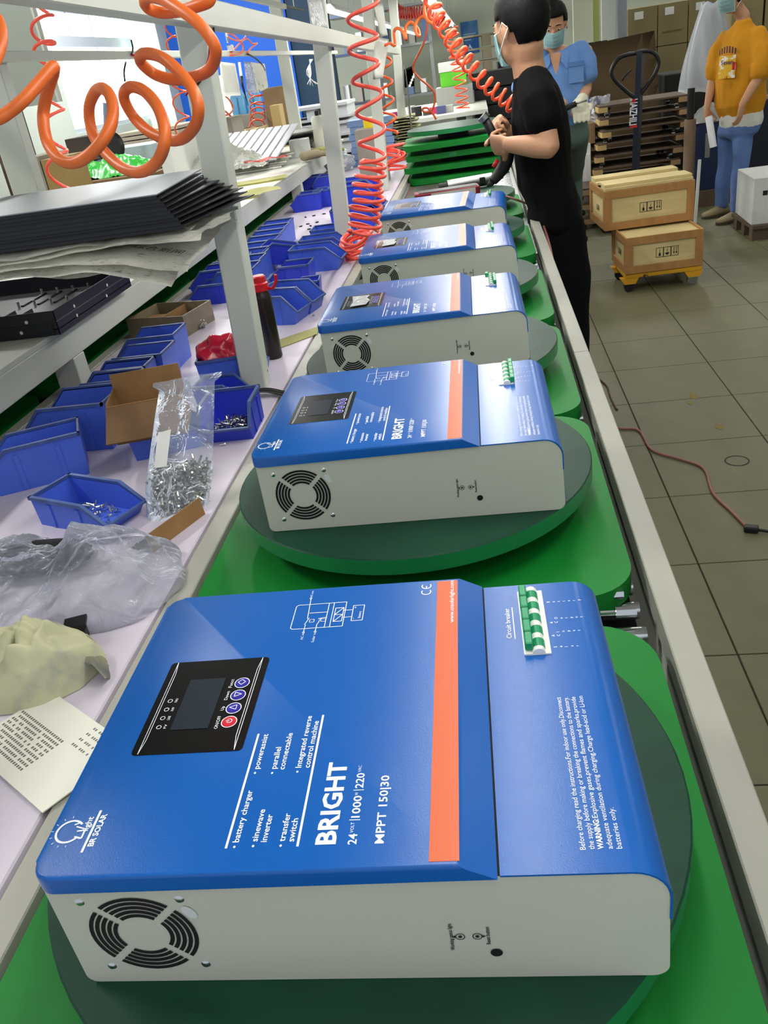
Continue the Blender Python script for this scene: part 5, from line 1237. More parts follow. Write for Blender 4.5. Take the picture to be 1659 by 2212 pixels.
for (px, py, r, lb) in ((500, 372, .07, 'crumpled white paper by the first post on the shelf'), (520, 352, .09, 'larger crumpled white paper behind the first post'), (690, 322, .06, 'crumpled grey paper beside the second post on the shelf')):
    crumple('crumpled_paper', lb, 'paper', atz(px, py, ZS)+Vector((0, .05, .001)), r, M_paper, .5)
for (px, py, r, lb) in ((735, 372, .10, 'crumpled clear bag on the bench beside the second post'), (722, 350, .09, 'crumpled clear bag under the shelf end beside the second post'), (640, 345, .0, '')):
    if r: crumple('clear_scrap_bag', lb, 'bag', atz(px, py, ZP)+Vector((0, .05, .001)), r, film_mat('scrap_film', (214, 220, 228), .6, .15, 22, .8), .55)
for k, (px, py) in enumerate(((672, 300), (684, 308), (676, 318))):
    p = atz(px, py, ZS); t = thing('black_adapter', ['first', 'second', 'third'][k]+' black adapter from the back beside the paper pile', 'adapter', (p.x, p.y, ZS), .4*k, 'black adapters on the shelf'); add('adapter_body', box(nb(), -.05, .05, -.03, .03, 0, .04, bev=.006), M_black, t); add('adapter_cord', tube(nb(), spline([(.05, 0, .015), (.09, .02, .008), (.12, -.02, .006), (.16, .0, .006)], 4), .004, 6), M_black, t, smooth=True)
# ribbed pale bundle and wrapped bag behind
for k in range(10):
    p = Vector((-1.18-.055*k, 5.35, ZS)); t = thing('slat_bundle', '%s of the pale ribbed slats leaning on the shelf behind the papers' % (ORD[k]), 'slat', (p.x, p.y, ZS+.10), 0, 'pale slats on the shelf')
    add('slat', box(nb(), -.02, .024, -.35, .45, 0, .012, bev=.002, seg=1, M=Matrix.Rotation(R(9), 4, 'X')), mat('pale_slat', (196, 198, 206), .45, var=.06, scale=8), t)
p = Vector((-1.45, 5.0, ZS)); t = thing('wrapped_bag', 'crumpled clear wrapping on the shelf in front of the slats', 'bag', tuple(p))
link('film', sheet(lambda u, v: Vector((-.26+.5*u, -.12+.3*v, .03+.12*math.sin(math.pi*u)*math.sin(math.pi*v)*(1+.6*nz((u*5, v*5, 3)))+.03*abs(nz((u*13, v*13, 1))))), 30, 20, 'film', 0), film_mat('film_pale', (226, 226, 214), .45, .2), t)
# glove, spray can, boxes near the second post
p = Vector((-1.06, 5.1, ZS+.004)); t = thing('work_glove', 'grubby beige work glove at the shelf edge', 'glove', tuple(atz(665, 350, ZS)+Vector((-.02, 0, .002))), .5)
g = nb(); loft(g, [(0, 0, .03), (.09, 0, .032)], [(.05, .026), (.055, .024)], (0, 1, 0))
for k in range(4): loft(g, [(.08, -.042+.028*k, .03), (.135, -.046+.03*k, .028), (.165, -.045+.03*k, .018)], [.015, .0135, .011], (0, 1, 0), 8)
loft(g, [(.03, .04, .03), (.07, .075, .026), (.10, .085, .02)], [.017, .014, .011], (0, 1, 0), 8)


gl = weld('glove_knit', g, mat('glove_beige', (150, 140, 112), .9, bump=.4, bscale=140), t, .005, 2)
t = thing('spray_can', 'white spray can standing on the shelf beyond the second post', 'can', tuple(atz(745, 262, ZS)), 0)
t.location = (-1.02, 5.75, ZS)
add('can_body', lathe(nb(), [(0, 0), (.04, 0), (.041, .004), (.041, .19), (.034, .205), (.03, .21), (0, .21)], 24), mat('can_white', (216, 216, 200), .35, rgb2=(120, 140, 110), scale=16, edge=(.6, .64)), t, angle=35); add('nozzle', lathe(nb(), [(.012, .21), (.012, .235), (.006, .24), (0, .24)], 14), M_dark, t)
t = thing('cotton_glove', 'olive cotton glove on the shelf below the spray can', 'glove', (-.98, 5.35, ZS), 1.0)
g = nb(); loft(g, [(0, 0, .03), (.1, 0, .03)], [(.055, .024), (.06, .022)], (0, 1, 0))
for k in range(4): loft(g, [(.09, -.045+.03*k, .03), (.15, -.05+.033*k, .026), (.18, -.05+.033*k, .014)], [.016, .014, .011], (0, 1, 0), 8)
weld('glove_knit', g, mat('glove_olive', (150, 146, 84), .9), t, .005, 2)
carton('small_carton', 'small white carton on the shelf beside the spray can', (-1.13, 5.6, ZS), (.12, .12, .10), .1, M_cartonw, False)
# ================================================================ papers and tools hanging on the far frame
def hang(name, label, pts, x, m, cat='paper', curl=.02):
    Q = [atx(px, py, x) for px, py in pts]; c = Q[0]; t = thing(name, label, cat, tuple(c))
    a, b, d, e = [q-c for q in Q]
    link('sheet', sheet(lambda u, v: ((a*(1-u)+b*u)*(1-v)+(e*(1-u)+d*u)*v)+Vector((curl*math.sin(u*3.1)*(v), 0, 0)), 8, 8), m, t); return t
hang('hanging_paper', 'blank white paper hanging from the far frame beam', [(474, 133), (508, 137), (520, 207), (481, 209)], -1.235, M_paper)
hang('hanging_paper', 'written white paper hanging right of the blank one', [(541, 134), (572, 138), (579, 186), (556, 200)], -1.235, mat('written_paper', (222, 222, 214), .7, rgb2=(150, 150, 160), scale=40, edge=(.62, .66)))
hang('hanging_film', 'narrow strip of grey film hanging between the papers', [(527, 133), (541, 134), (556, 205), (533, 200)], -1.235, film_mat('film_grey', (160, 170, 190), .3, .2), 'film')
hang('paper_strip', 'long white paper taped to the third post', [(806, 8), (828, 8), (835, 75), (822, 80)], -.46, M_paper)
hang('paper_strip', 'white paper sheet hanging below the beam at the third post', [(806, 78), (842, 85), (826, 170), (806, 172)], -.46, M_paper)
hang('clear_sleeve', 'clear plastic sleeve taped to the top of the second post', [(663, 0), (695, 0), (706, 62), (676, 58)], -.48, film_mat('sleeve', (214, 214, 216), .5, .2), 'sleeve')
def htool(label, pts, x, r, m, name='hanging_tool'):
    P = spline([atx(px, py, x) for px, py in pts], 4); c = P[0]; t = thing(name, label, 'tool', tuple(c)); add('shaft', tube(nb(), [p-c for p in P], r, 8), m, t, smooth=True); return t
htool('black rubber grip hanging below the orange hose loops', [(534, 116), (552, 126), (566, 140), (572, 153)], -1.235, .0045, M_black)
t = htool('air screwdriver with a silver body hanging between the papers', [(517, 135), (519, 150), (521, 165)], -1.23, .008, M_wplas)
add('tool_bit', tube(nb(), [atx(521, 165, -1.23)-Vector(t.location), atx(524, 185, -1.23)-Vector(t.location), atx(536, 228, -1.23)-Vector(t.location)], .005, 8, rad=[.009, .006, .0015]), M_black, t, smooth=True)
t = htool('silver air valve hooked on the far beam', [(487, 62), (490, 80), (493, 92)], -1.235, .006, M_chrome)
add('valve_block', box(nb(), -.012, .016, -.014, .014, -.03, .0, bev=.003), M_chrome, t, loc=tuple(atx(496, 97, -1.235)-Vector(t.location)))
t = htool('black pliers hanging on the beam left of the first post', [(284, 118), (287, 104), (283, 86)], -1.235, .003, M_dark); add('handle', tube(nb(), [atx(p_[0], p_[1], -1.235)-Vector(t.location) for p_ in ((284, 118), (296, 122), (300, 126))], .004, 7), M_redp, t, smooth=True)
htool('black cable end hanging in front of the window', [(272, 134), (268, 155), (270, 176)], -1.235, .0035, M_black)
for k in range(6):
    htool(ORD[k]+' white cable tie from the left in the bunch left of the second post', [(668+1.5*k, 128), (672-2*k, 160), (664+6*k, 182+2*(k % 3))], -1.235, .002, M_wplas, 'cable_tie')
# ================================================================ far table on the left and what stands on it
ZT = .92
tb = thing('far_table', 'wide packing table beyond the second line on the left', 'table', (-2.70, 4.0, 0))
add('table_top', box(nb(), -.75, .75, 0, 4.9, ZT-.03, ZT), M_cartong, tb)
for s in (-.7, .66):
    for y in (.05, 2.5, 5.1): add('leg', box(nb(), s, s+.04, y, y+.04, 0, ZT-.03), M_white, tb)
def tcart(label, px0, px1, pyb, x, hpx, depth=.3, m=None, name='carton', rz=0.0, **k):
    """carton whose camera-side face spans two pixels on the plane y = const"""
    a = atz(px0, pyb, ZT); b = aty(px1, pyb, a.y); h = aty(px0, pyb-hpx, a.y).z-a.z
    return carton(name, label, ((a.x+b.x)/2, a.y+depth/2, ZT), (b.x-a.x, depth, h), rz, m, **k)
def ycart(label, px0, px1, pyb, pyt, y, depth, m, name='carton', z0=None, rz=0.0, **k):
    a, b = aty(px0, pyb, y), aty(px1, pyb, y); top = aty((px0+px1)/2, pyt, y).z; bot = z0 if z0 is not None else (a.z+b.z)/2
    return carton(name, label, ((a.x+b.x)/2, y+depth/2, bot), (abs(b.x-a.x), depth, max(.03, top-bot)), rz, m, **k)
ycart('grey brown carton at the left end of the far table', 52, 107, 420, 338, 4.5, .35, M_cartong, z0=ZT)
ycart('tan carton right of the grey one, behind the thin red coil', 108, 152, 415, 340, 4.5, .3, mat('carton_tan', (160, 134, 82), .8), z0=ZT)
ycart('white carton with a yellow data label on the far table', 352, 410, 368, 296, 4.9, .3, M_cartonw, z0=ZS, lab=(-.1, .9, .15, .95), tape=False)
t = ycart('pale blue white box with a blue edge behind the green bags', 238, 338, 352, 316, 6.4, .4, mat('box_pale_blue', (196, 214, 224), .6), z0=ZT, tape=False); add('blue_edge', box(nb(), -.24, .24, -.2015, .2, .0, .01), mat('edge_blue', (40, 110, 200), .5), t, loc=(0, 0, .13))
ycart('long brown carton under the green bags', 150, 345, 412, 385, 5.6, .5, M_carton, z0=ZT-.0, tape=False)
t = thing('green_bags', 'bright green plastic bags heaped on the long brown carton', 'bag', tuple(aty(245, 380, 5.8)))
link('film', sheet(lambda u, v: Vector((-.30+.62*u, -.12+.34*v, .0+.10*math.sin(math.pi*u)**.5*math.sin(math.pi*v)*(1+.7*nz((u*6, v*4, 2)))+.035*abs(nz((u*17, v*12, 5))))), 44, 18, 'film', 0), mat('green_film', (60, 190, 70), .25, spec=.7, rgb2=(150, 225, 150), scale=30, edge=(.56, .62)), t)
t.location.z = max(t.location.z, ZT+.09)
for k in range(7):
    c = aty(72, 312, 6.2); t = thing('board_pile', '%s board of the pale pile at the left behind the red coil' % ORD[k], 'board', (c.x+.05+.02*random.random(), 6.4, 1.0+.022*k), random.uniform(-.05, .05), 'pale boards at the left')
    add('board', box(nb(), -.22, .22, -.2, .25, 0, .014, bev=.002, seg=1), (M_cartonw, mat('board_lilac', (176, 180, 214), .6), M_carton)[k % 3], t)
carton('pile_carton', 'brown carton carrying the pale boards at the left', (aty(72, 312, 6.2).x+.05, 6.42, ZT), (.44, .42, .078), 0, M_carton, False)
for k in range(6):
    c = aty(330, 282, 7.4); t = thing('timber_board', '%s board of the timber stack below the window' % ORD[k], 'board', (c.x, 7.6, ZT+.12+.034*k), random.uniform(-.03, .03), 'timber stack below the window')
    add('board', box(nb(), -.32, .26, -.3, .35, 0, .026, bev=.002, seg=1), mat('pale_timber', (186, 176, 156), .8, var=.1, scale=5), t)
carton('timber_crate', 'dark crate carrying the timber stack below the window', (aty(330, 282, 7.4).x, 7.6, ZT), (.56, .6, .118), 0, M_cardin, False)
ycart('dark brown crate left of the big coil', 150, 205, 340, 296, 6.6, .4, mat('dark_crate', (58, 50, 44), .85), z0=ZT, tape=False)
t = thing('black_fan', 'round black fan head among the boxes below the window', 'fan', tuple(aty(238, 318, 6.0)))
add('fan_head', lathe(nb(), [(0, -.03), (.09, -.03), (.105, 0), (.09, .03), (0, .03)], 24, Matrix.Rotation(R(80), 4, 'X')), M_black, t, angle=40); add('fan_stem', cyl(nb(), (0, .02, 0), (0, .02, ZT-t.location.z), .012, 8), M_black, t); add('fan_handle', cyl(nb(), (0, 0, .08), (.05, 0, .27), .018, 10), mat('handle_lilac', (150, 156, 190), .5), t)
t = thing('wall_panel', 'dark rusty column standing at the far left edge', 'column', (aty(25, 300, 6.8).x, 6.8, 0))
add('column', box(nb(), -.16, .02, 0, .2, 0, 1.75), mat('rusty_brown', (70, 56, 48), .8, rgb2=(120, 92, 76), scale=4, edge=(.5, .7)), t); add('cable_duct', box(nb(), .021, .10, .02, .12, 0, 1.75), M_dark, t)
t = thing('wall_sheet', 'pale grey door panel behind the frame at the upper left', 'panel', (aty(20, 100, 6.0).x, 6.0, 1.52)); add('panel', box(nb(), -.5, .22, 0, .04, 0, .9), M_wall, t); add('panel_edge', box(nb(), .22, .235, -.005, .045, 0, .9), M_paper, t)
# compartment crate, water bottles crate, tall brown cartons right of the first post
cc = aty(525, 305, 6.6)
t = thing('compartment_crate', 'brown crate of square compartments seen right of the first post', 'crate', (cc.x, 6.6, ZT), 0)
for k in range(4): add('divider', box(nb(), -.14+.093*k-.008, -.14+.093*k+.008, 0, .25, 0, .24), mat('crate_tan', (176, 156, 108), .8), t)
for k in range(3): add('shelf_board', box(nb(), -.131, .131, 0, .25, .0+.11*k, .014+.11*k), MATS['crate_tan'], t)
add('back_panel', box(nb(), -.14, .14, .25, .262, 0, .24), M_cardin, t)
ycart('stack of grey drawers right of the first post', 466, 508, 300, 255, 6.2, .3, M_cartong, z0=ZS, tape=False)
bx = aty(535, 235, 8.2)
t = thing('bottle_crate', 'pack of clear blue water bottles behind the hanging papers', 'bottles', (bx.x, 8.2, bx.z-.05))
for k in range(4): add('bottle', lathe(nb(), [(0, 0), (.035, 0), (.036, .15), (.012, .2), (.012, .22), (0, .22)], 14, c=(-.11+.073*k, 0)), mat('bottle_blue', (120, 190, 235), .15, trans=.3), t, angle=40)
add('pack_base', box(nb(), -.15, .15, -.04, .04, -.02, .0), mat('pack_blue', (50, 70, 200), .5), t)
ycart('carton under the water bottles', 500, 575, 262, 246, 8.1, .3, M_cartong, z0=ZT, tape=False); t.location.z = max(t.location.z, ZT+.1)
ycart('tall brown carton standing open right of the papers', 583, 628, 290, 186, 7.2, .35, M_carton, z0=0.0)
ycart('narrow tan carton in front of the tall brown one', 590, 610, 272, 226, 6.9, .15, mat('carton_tan2', (186, 160, 108), .8), z0=0.0, tape=False)
ycart('white wall box under the window beyond the first post', 466, 520, 262, 160, 11.5, .3, M_cartonw, z0=ZT, tape=False)
carton('box_stand', 'grey stand under the white wall box', (aty(493, 262, 11.5).x, 11.65, 0), (.5, .3, ZT-.002), 0, M_cartong, False)
# stacked white pallets behind the second post
pp = aty(672, 215, 8.4)
for k in range(4):
    t = thing('white_pallet', '%s white pallet of the stack behind the second post' % ['lowest', 'second', 'third', 'topmost'][k], 'pallet', (pp.x, 8.6, .62+.15*k), 0, 'white pallets behind the second post')
    M_wp = mat('pallet_grey', (190, 194, 198), .7)
    add('deck', box(nb(), -.34, .34, -.3, .3, .10, .125), M_wp, t); add('deck', box(nb(), -.34, .34, -.3, .3, 0.001, .02), M_wp, t)
    for s in (-.28, 0, .28): add('block', box(nb(), s-.05, s+.05, -.28, .28, .0205, .0995), M_wp, t)
carton('pallet_plinth', 'grey plinth carrying the white pallets', (pp.x, 8.6, 0), (.66, .58, .615), 0, M_cartong, False)
# ================================================================ right hand side: crates, jack, dollies, cartons
M_ply = mat('plywood_pale', (206, 186, 132), .7, var=.10, scale=6, stretch=(1, 1, 6))
M_frame = mat('plywood_frame', (168, 122, 70), .7, var=.14, scale=9, stretch=(4, 1, 1))
def symbols(bm, x, z, s, y):
    """fragile, this way up and keep dry marks in a framed row"""
    def r(x0, x1, z0, z1): box(bm, x+x0*s, x+x1*s, y-.0008, y, z+z0*s, z+z1*s)
    for k in range(3):
        o = k*1.0
        for (a, b, c, d) in ((o, o+1, 0, .06), (o, o+1, 1.24, 1.3), (o, o+.06, 0, 1.3), (o+.94, o+1, 0, 1.3)): r(a, b, c, d)
    r(.36, .64, .18, .5); r(.42, .58, .5, .62); r(.47, .53, .62, 1.05)                      # bottle
    prism(bm, [(x+(1.22+.28+.28*math.cos(R(a)))*s, z+(.52+.24*math.sin(R(a)))*s) for a in range(180, 361, 20)], y-.0008, y); r(1.47, 1.53, .5, 1.05); r(1.36, 1.64, .2, .25)
    for o in (2.30, 2.62):
        r(o+.07, o+.13, .5, 1.05); prism(bm, [(x+(o-.02)*s, z+.52*s), (x+(o+.22)*s, z+.52*s), (x+(o+.10)*s, z+.22*s)], y-.0008, y); r(o-.02, o+.22, 1.05, 1.09)
def crate(label, p, rz, sx, sy, sz, boards):
    t = thing('wooden_crate', label, 'crate', tuple(p), rz, 'wooden crates on the dolly')
    add('panel', box(nb(), .012, sx-.012, .012, sy-.012, 0.004, sz-.012), M_ply, t)
    f = .045
    for y0, y1 in ((0, .012), (sy-.012, sy)):
        for q in ((0, sx, y0, y1, 0, f), (0, sx, y0, y1, sz-f, sz), (0, f, y0, y1, f, sz-f), (sx-f, sx, y0, y1, f, sz-f)): add('frame_board', box(nb(), *q, bev=.001, seg=1), M_frame, t)
    for x0, x1 in ((0, .012), (sx-.012, sx)):
        for q in ((x0, x1, .012, sy-.012, 0, f), (x0, x1, .012, sy-.012, sz-f, sz), (x0, x1, .012, .05, f, sz-f), (x0, x1, sy-.05, sy-.012, f, sz-f)): add('frame_board', box(nb(), *q, bev=.001, seg=1), M_frame, t)
    for (a, b, z0) in boards: add('lid_board', box(nb(), .01, sx-.01, a*sy, b*sy, sz+z0, sz+z0+.016, bev=.001, seg=1), M_ply, t)
    bm = nb(); symbols(bm, sx*.40, sz*.36, .044, .0115); s_ = add('handling_marks', bm, M_bprint, t); s_['kind'] = 'stuff'
    bm = nb(); symbols(bm, 0, 0, .028, 0); add('handling_marks', bm, M_bprint, t, loc=(.0118, sy*.62, sz*.36), rot=(0, 0, R(-90)))['kind'] = 'stuff'
    return t
c0, c1, c2 = Vector((.808, 5.252, .115)), Vector((1.267, 5.275, .115)), Vector((.757, 5.693, .115))
crate('lower wooden crate with handling marks standing on the yellow dolly', c0, math.atan2(c1.y-c0.y, c1.x-c0.x), (c1-c0).length, .43, .215, [])
u0, u1 = atz(1306, 500, .332), atz(1507, 473, .332)
crate('upper wooden crate with handling marks and loose lid boards', u0, math.atan2(u1.y-u0.y, u1.x-u0.x), (u1-u0).length*.96, .50, .235, [(.02, .30, .001), (.06, .40, .018), (.55, .98, .001), (.70, .98, .018)])
# a third crate edge behind
M_yel = mat('yellow_steel', (206, 150, 22), .45, rgb2=(70, 54, 20), scale=26, edge=(.62, .68))
d = thing('yellow_dolly', 'yellow steel dolly on castors under the two crates', 'dolly', (1.04, 5.47, 0), .03)
add('platform', box(nb(), -.24, .22, -.20, .20, .085, .112, bev=.004, seg=1), M_yel, d)
for sx in (-.21, .17):
    for sy in (-.17, .15):
        add('castor_bracket', prism(nb(), [(sx-.055, .086), (sx+.055, .086), (sx+.035, .05), (sx-.03, .05)], sy-.03, sy+.03, 'y'), M_yel, d)
        add('castor_wheel', cyl(nb(), (sx, sy-.013, .032), (sx, sy+.013, .032), .031, 18), M_steel if sx > 0 else M_black, d, angle=40)
# pallet jack
JY = 7.0; jp = aty(1375, 365, JY); jt = aty(1384, 112, JY)
M_jk = mat('jack_navy', (28, 36, 48), .4)
j = thing('pallet_jack', 'dark pallet jack with a looped handle and white maker lettering behind the crates', 'pallet jack', (jp.x, JY, 0))
jo = Vector((jp.x, JY, 0)); zz = Vector((0, 0, 1))
base = Vector((jp.x-.012, JY+.02, .25)); top = jt
add('mast', prism(nb(), [(-.030, -.02), (.030, -.02), (.030, .02), (-.030, .02)], 0, (top-base).length, 'z', M=Matrix.Translation(base-jo) @ (top-base).to_track_quat('Z', 'Y').to_matrix().to_4x4()), M_jk, j)
S5 = 5.184
loop = [aty(1240+x/S5, y/S5, JY) for x, y in ((680, 600), (600, 612), (505, 650), (440, 735), (420, 825), (470, 915), (560, 1000), (650, 1075), (690, 1090), (745, 1050), (840, 930), (915, 810), (948, 700), (915, 615), (850, 575), (760, 575), (680, 600))]
add('handle_loop', tube(nb(), [p-jo for p in spline(loop, 5)], .014, 10), M_black, j, smooth=True)
add('release_lever', tube(nb(), [aty(1240+x/S5, y/S5, JY-.03)-jo for x, y in ((640, 780), (560, 860), (535, 905))], .008, 8), M_dark, j, smooth=True)
add('pump_body', lathe(nb(), [(0, .05), (.07, .05), (.07, .22), (.045, .26), (.045, .42), (0, .42)], 20), M_jk, j, angle=40)
for s in (-.19, .19): add('fork', box(nb(), s-.08, s+.08, .08, 1.2, .04, .09, bev=.008), M_jk, j); add('load_wheel', cyl(nb(), (s-.04, 1.05, .038), (s+.04, 1.05, .038), .037, 14), M_black, j)
for s in (-.05, .05): add('steer_wheel', cyl(nb(), (s-.02, -.02, .085), (s+.02, -.02, .085), .084, 20), M_black, j, angle=40)
bm = nb(); n_ = (top-base).normalized()
tx = aty(1240+672/S5, 1110/S5, JY-.025); tl = (aty(1240+672/S5, 1400/S5, JY-.025)-tx).length
put_text(bm, 'HAIZHILI', tx-jo+Vector((-.026, 0, 0)), -n_, (1, 0, 0), .052, tl, .02); add('maker_lettering', bm, M_print, j)
bm = nb(); c = aty(1240+668/S5, 1128/S5, JY-.027)-jo; ring(bm, (0, 0), 0, .014, 0, 14, f=lambda a, b: (c.x+a, c.y, c.z+b)); c2_ = aty(1240+668/S5, 1418/S5, JY-.027)-jo; box(bm, c2_.x-.026, c2_.x+.026, c2_.y, c2_.y+.001, c2_.z-.008, c2_.z+.008); add('red_marks', bm, M_redp, j)
# stacked wooden dollies with castors
M_wend = mat('timber_end', (190, 160, 104), .8, var=.12, scale=14); M_wtop = mat('timber_dark', (96, 80, 64), .8, var=.15, scale=9); M_wedge = mat('timber_side', (168, 136, 98), .8, var=.15, scale=9)
DY = 7.9
for k in range(9):
    inv = k % 2
    x0 = aty(1283, 380-k*18, DY).x+random.uniform(-.02, .03)+(.05 if k > 4 else 0); z0 = .045+k*.098
    t = thing('wooden_dolly', '%s wooden dolly of the stack behind the pallet jack' % ORD[k], 'dolly', (x0+.36, DY+.3, z0), random.uniform(-.05, .05), 'wooden dollies in a stack')
    add('deck', box(nb(), -.36, .36, -.25, .25, .035, .049, bev=.001, seg=1), M_wtop, t)
    for sx in (-.33, .33): add('end_beam', box(nb(), sx-.04, sx+.04, -.26, .26, -.005, .0345, bev=.002, seg=1), M_wend if sx < 0 else M_wedge, t)
    for sx in (-.30, .27):
        for sy in (-.2, .2):
            add('castor', cyl(nb(), (sx-.012, sy-.03, -.022+(0 if not inv else .092)), (sx+.012, sy-.03, -.022+(0 if not inv else .092)), .022, 12), M_black, t); add('castor_fork', box(nb(), sx-.016, sx+.016, sy-.05, sy-.01, -.03+(.0 if not inv else .08), -.005+(0 if not inv else .074), bev=.004, seg=1), M_chrome, t)
for k in range(3):
    t = thing('wooden_dolly', '%s of three dollies in the low stack left of the pallet jack' % ['lowest', 'middle', 'top'][k], 'dolly', (aty(1290, 370, 7.4).x+.0, 7.55, .045+k*.115), -.05*k, 'wooden dollies in the low stack')
    add('deck', box(nb(), -.13, .30, -.2, .2, .035, .049), M_wtop, t)
    for sy in (-.17, .17): add('side_beam', box(nb(), -.14, .30, sy-.035, sy+.035, -.005, .0345, bev=.002, seg=1), M_wedge, t)
    for sx in (-.12, .1):
        add('castor', cyl(nb(), (sx, -.225, .0-.02+.0), (sx, -.20, -.02), .024, 12), M_black, t)
# leaning card sheet
q = [aty(x, y, yy) for x, y, yy in ((1262, 215, 8.85), (1440, 185, 8.85), (1414, 66, 9.25), (1256, 100, 9.25))]
for v in q[:2]: v.z = .004; v.y = 8.75
t = thing('card_sheet', 'large brown card sheet leaning behind the dolly stack', 'card', tuple(q[0])); 
link('sheet', sheet(quadfn(*[v-q[0] for v in q]), 6, 6, 'card', .006), mat('card_dull', (118, 98, 70), .85, var=.08, scale=3), t)
# wall of cartons
for i in range(3):
    for jn in range(4):
        xa, xb = 1.643+.315*i, 1.643+.315*(i+1)-.008; z0 = jn*.40
        t = carton('stacked_carton', 'brown carton in the wall of cartons, column %s, row %s' % (['left', 'middle', 'right'][i], ['lowest', 'second', 'third', 'top'][jn]), ((xa+xb)/2, 10.75, z0+.001*jn), (xb-xa, .45, .396), 0, mat('carton_olive', (134, 122, 86), .85, var=.06, scale=5), False, lab=(-.55, .05, .72, .9) if jn == 3 else None, group='wall of cartons')
        add('strap_mark', box(nb(), -.11, .09, -.2262, -.225, .12, .136), M_cardin, t)
for i in range(2): ycart('tall brown carton right of the wall of cartons, %s' % ['nearer', 'farther'][i], 1575+70*i, 1640+70*i, 150, -30, 10.9, .5, mat('carton_olive', (134, 122, 86)), z0=0.0)
# pale panels and foil rolls left of the cartons
ycart('cream door panel standing behind the blue shirt', 1243, 1284, 230, -20, 10.2, .06, mat('cream_panel', (206, 208, 184), .6), z0=0.0, tape=False, name='door_board')
ycart('yellow green panel standing beside the cream one', 1284, 1297, 230, -20, 10.25, .06, mat('lime_panel', (170, 178, 110), .6), z0=0.0, tape=False, name='door_board')
ycart('white door panel standing left of the carton wall', 1302, 1334, 230, -20, 10.1, .06, mat('white_panel', (210, 216, 208), .6), z0=0.0, tape=False, name='door_board')
ycart('silver foil board standing against the carton wall', 1335, 1354, 230, -20, 10.0, .06, mat('foil_grey', (140, 146, 150), .3, .5, var=.2, scale=6), z0=0.0, tape=False, name='door_board')
t = thing('foil_roll', 'crinkled silver foil bundle behind the blue shirt', 'foil', (aty(1272, 90, 9.6).x, 9.6, .9))
link('foil', sheet(lambda u, v: Vector((-.2+.38*u, .03*nz((u*8, v*5, 1)), .45*v))+Vector((0, .04*math.sin(u*9), 0)), 20, 12, 'foil', .002), mat('foil', (170, 178, 180), .25, .9, bump=.5, bscale=18), t)
carton('foil_stand', 'grey carton carrying the foil bundle', (aty(1272, 90, 9.6).x, 9.62, 0), (.4, .3, .895), 0, M_cartong, False)
# white plastic cover, paper roll, navy bin
wc = aty(1530, 165, 8.3); t = thing('covered_stand', 'tall stand under a white plastic cover behind the mustard sweatshirt', 'cover', (wc.x, 8.3, 0))
def cov(u, v):
    a = 2*math.pi*u; w = .30-.20*v**1.6; r = w*(1+.10*math.sin(a*7+v*3)*(1-v))
    return Vector((r*math.cos(a)*.75, r*math.sin(a)*.6, .86+(.66)*v+.01*math.sin(a*5)))
link('plastic_cover', sheet(cov, 60, 16, 'cover', .002), mat('white_plastic_film', (216, 220, 224), .3, spec=.6), t); add('stand', cyl(nb(), (0, 0, 0), (0, 0, 1.5), .03, 12), M_dark, t)
rp = aty(1487, 378, 7.35)
t = thing('paper_tube', 'brown paper roll standing upright beside the crates', 'roll', (rp.x, 7.35, 0)); hz = aty(1490, 258, 7.35).z
add('roll', cyl(nb(), (0, 0, 0), (0, 0, hz), .044, 24), mat('kraft_roll', (128, 106, 84), .8), t, angle=40); add('core_rod', cyl(nb(), (0, 0, hz), (0, 0, hz+.22), .028, 14), M_black, t, angle=40)
nbp = aty(1533, 392, 7.75)
t = thing('waste_bin', 'navy waste bin with a clear liner behind the paper roll', 'bin', (nbp.x, 7.9, 0)); hz = aty(1533, 270, 7.75).z
M_navy = mat('navy_plastic', (22, 38, 72), .5)
bm = nb(); prism(bm, rrect(-.13, .13, -.15, .15, .03, 5), .13, hz, 'z'); add('bin_body', bm, M_navy, t); add('bin_plate', box(nb(), -.05, -.01, -.1515, -.15, hz-.25, hz-.06), mat('grey_plate', (128, 132, 128), .5), t)
link('liner', sheet(lambda u, v: Vector((-.15+.3*u+.02*nz((u*6, v*6, 0)), -.13+.26*v, hz+.02+.13*math.sin(math.pi*u)*math.sin(math.pi*v)*(1+.5*nz((u*5, v*5, 4))))), 18, 14, 'liner', 0), film_mat('liner_film', (190, 196, 190), .45, .2), t)
add('plinth', box(nb(), -.22, .25, -.2, .2, 0, .128), M_wtop, t)
ycart('small white block on the floor beside the waste bin', 1524, 1536, 412, 398, atz(1530, 412, 0).y, .05, M_cartonw, z0=0.0, tape=False, name='white_block')
ycart('tall dark navy cabinet behind the mustard sweatshirt', 1600, 1700, 395, 215, 8.2, .5, mat('dark_navy', (20, 26, 40), .6), z0=0.0, tape=False, name='cabinet', cat='cabinet')
ycart('dark covered pallet load behind the dolly stack', 1430, 1600, 380, 150, 9.3, .6, mat('dark_load', (40, 38, 34), .8), z0=0.0, tape=False, name='pallet_load')
t = thing('white_batten', 'short white batten leaning by the upper crate', 'batten', tuple(aty(1505, 380, 6.9)*1.0)); t.location.z = 0; add('batten', box(nb(), -.01, .01, -.01, .01, 0, aty(1503, 346, 6.9).z, M=Matrix.Rotation(R(2), 4, 'Y')), M_cartonw, t)
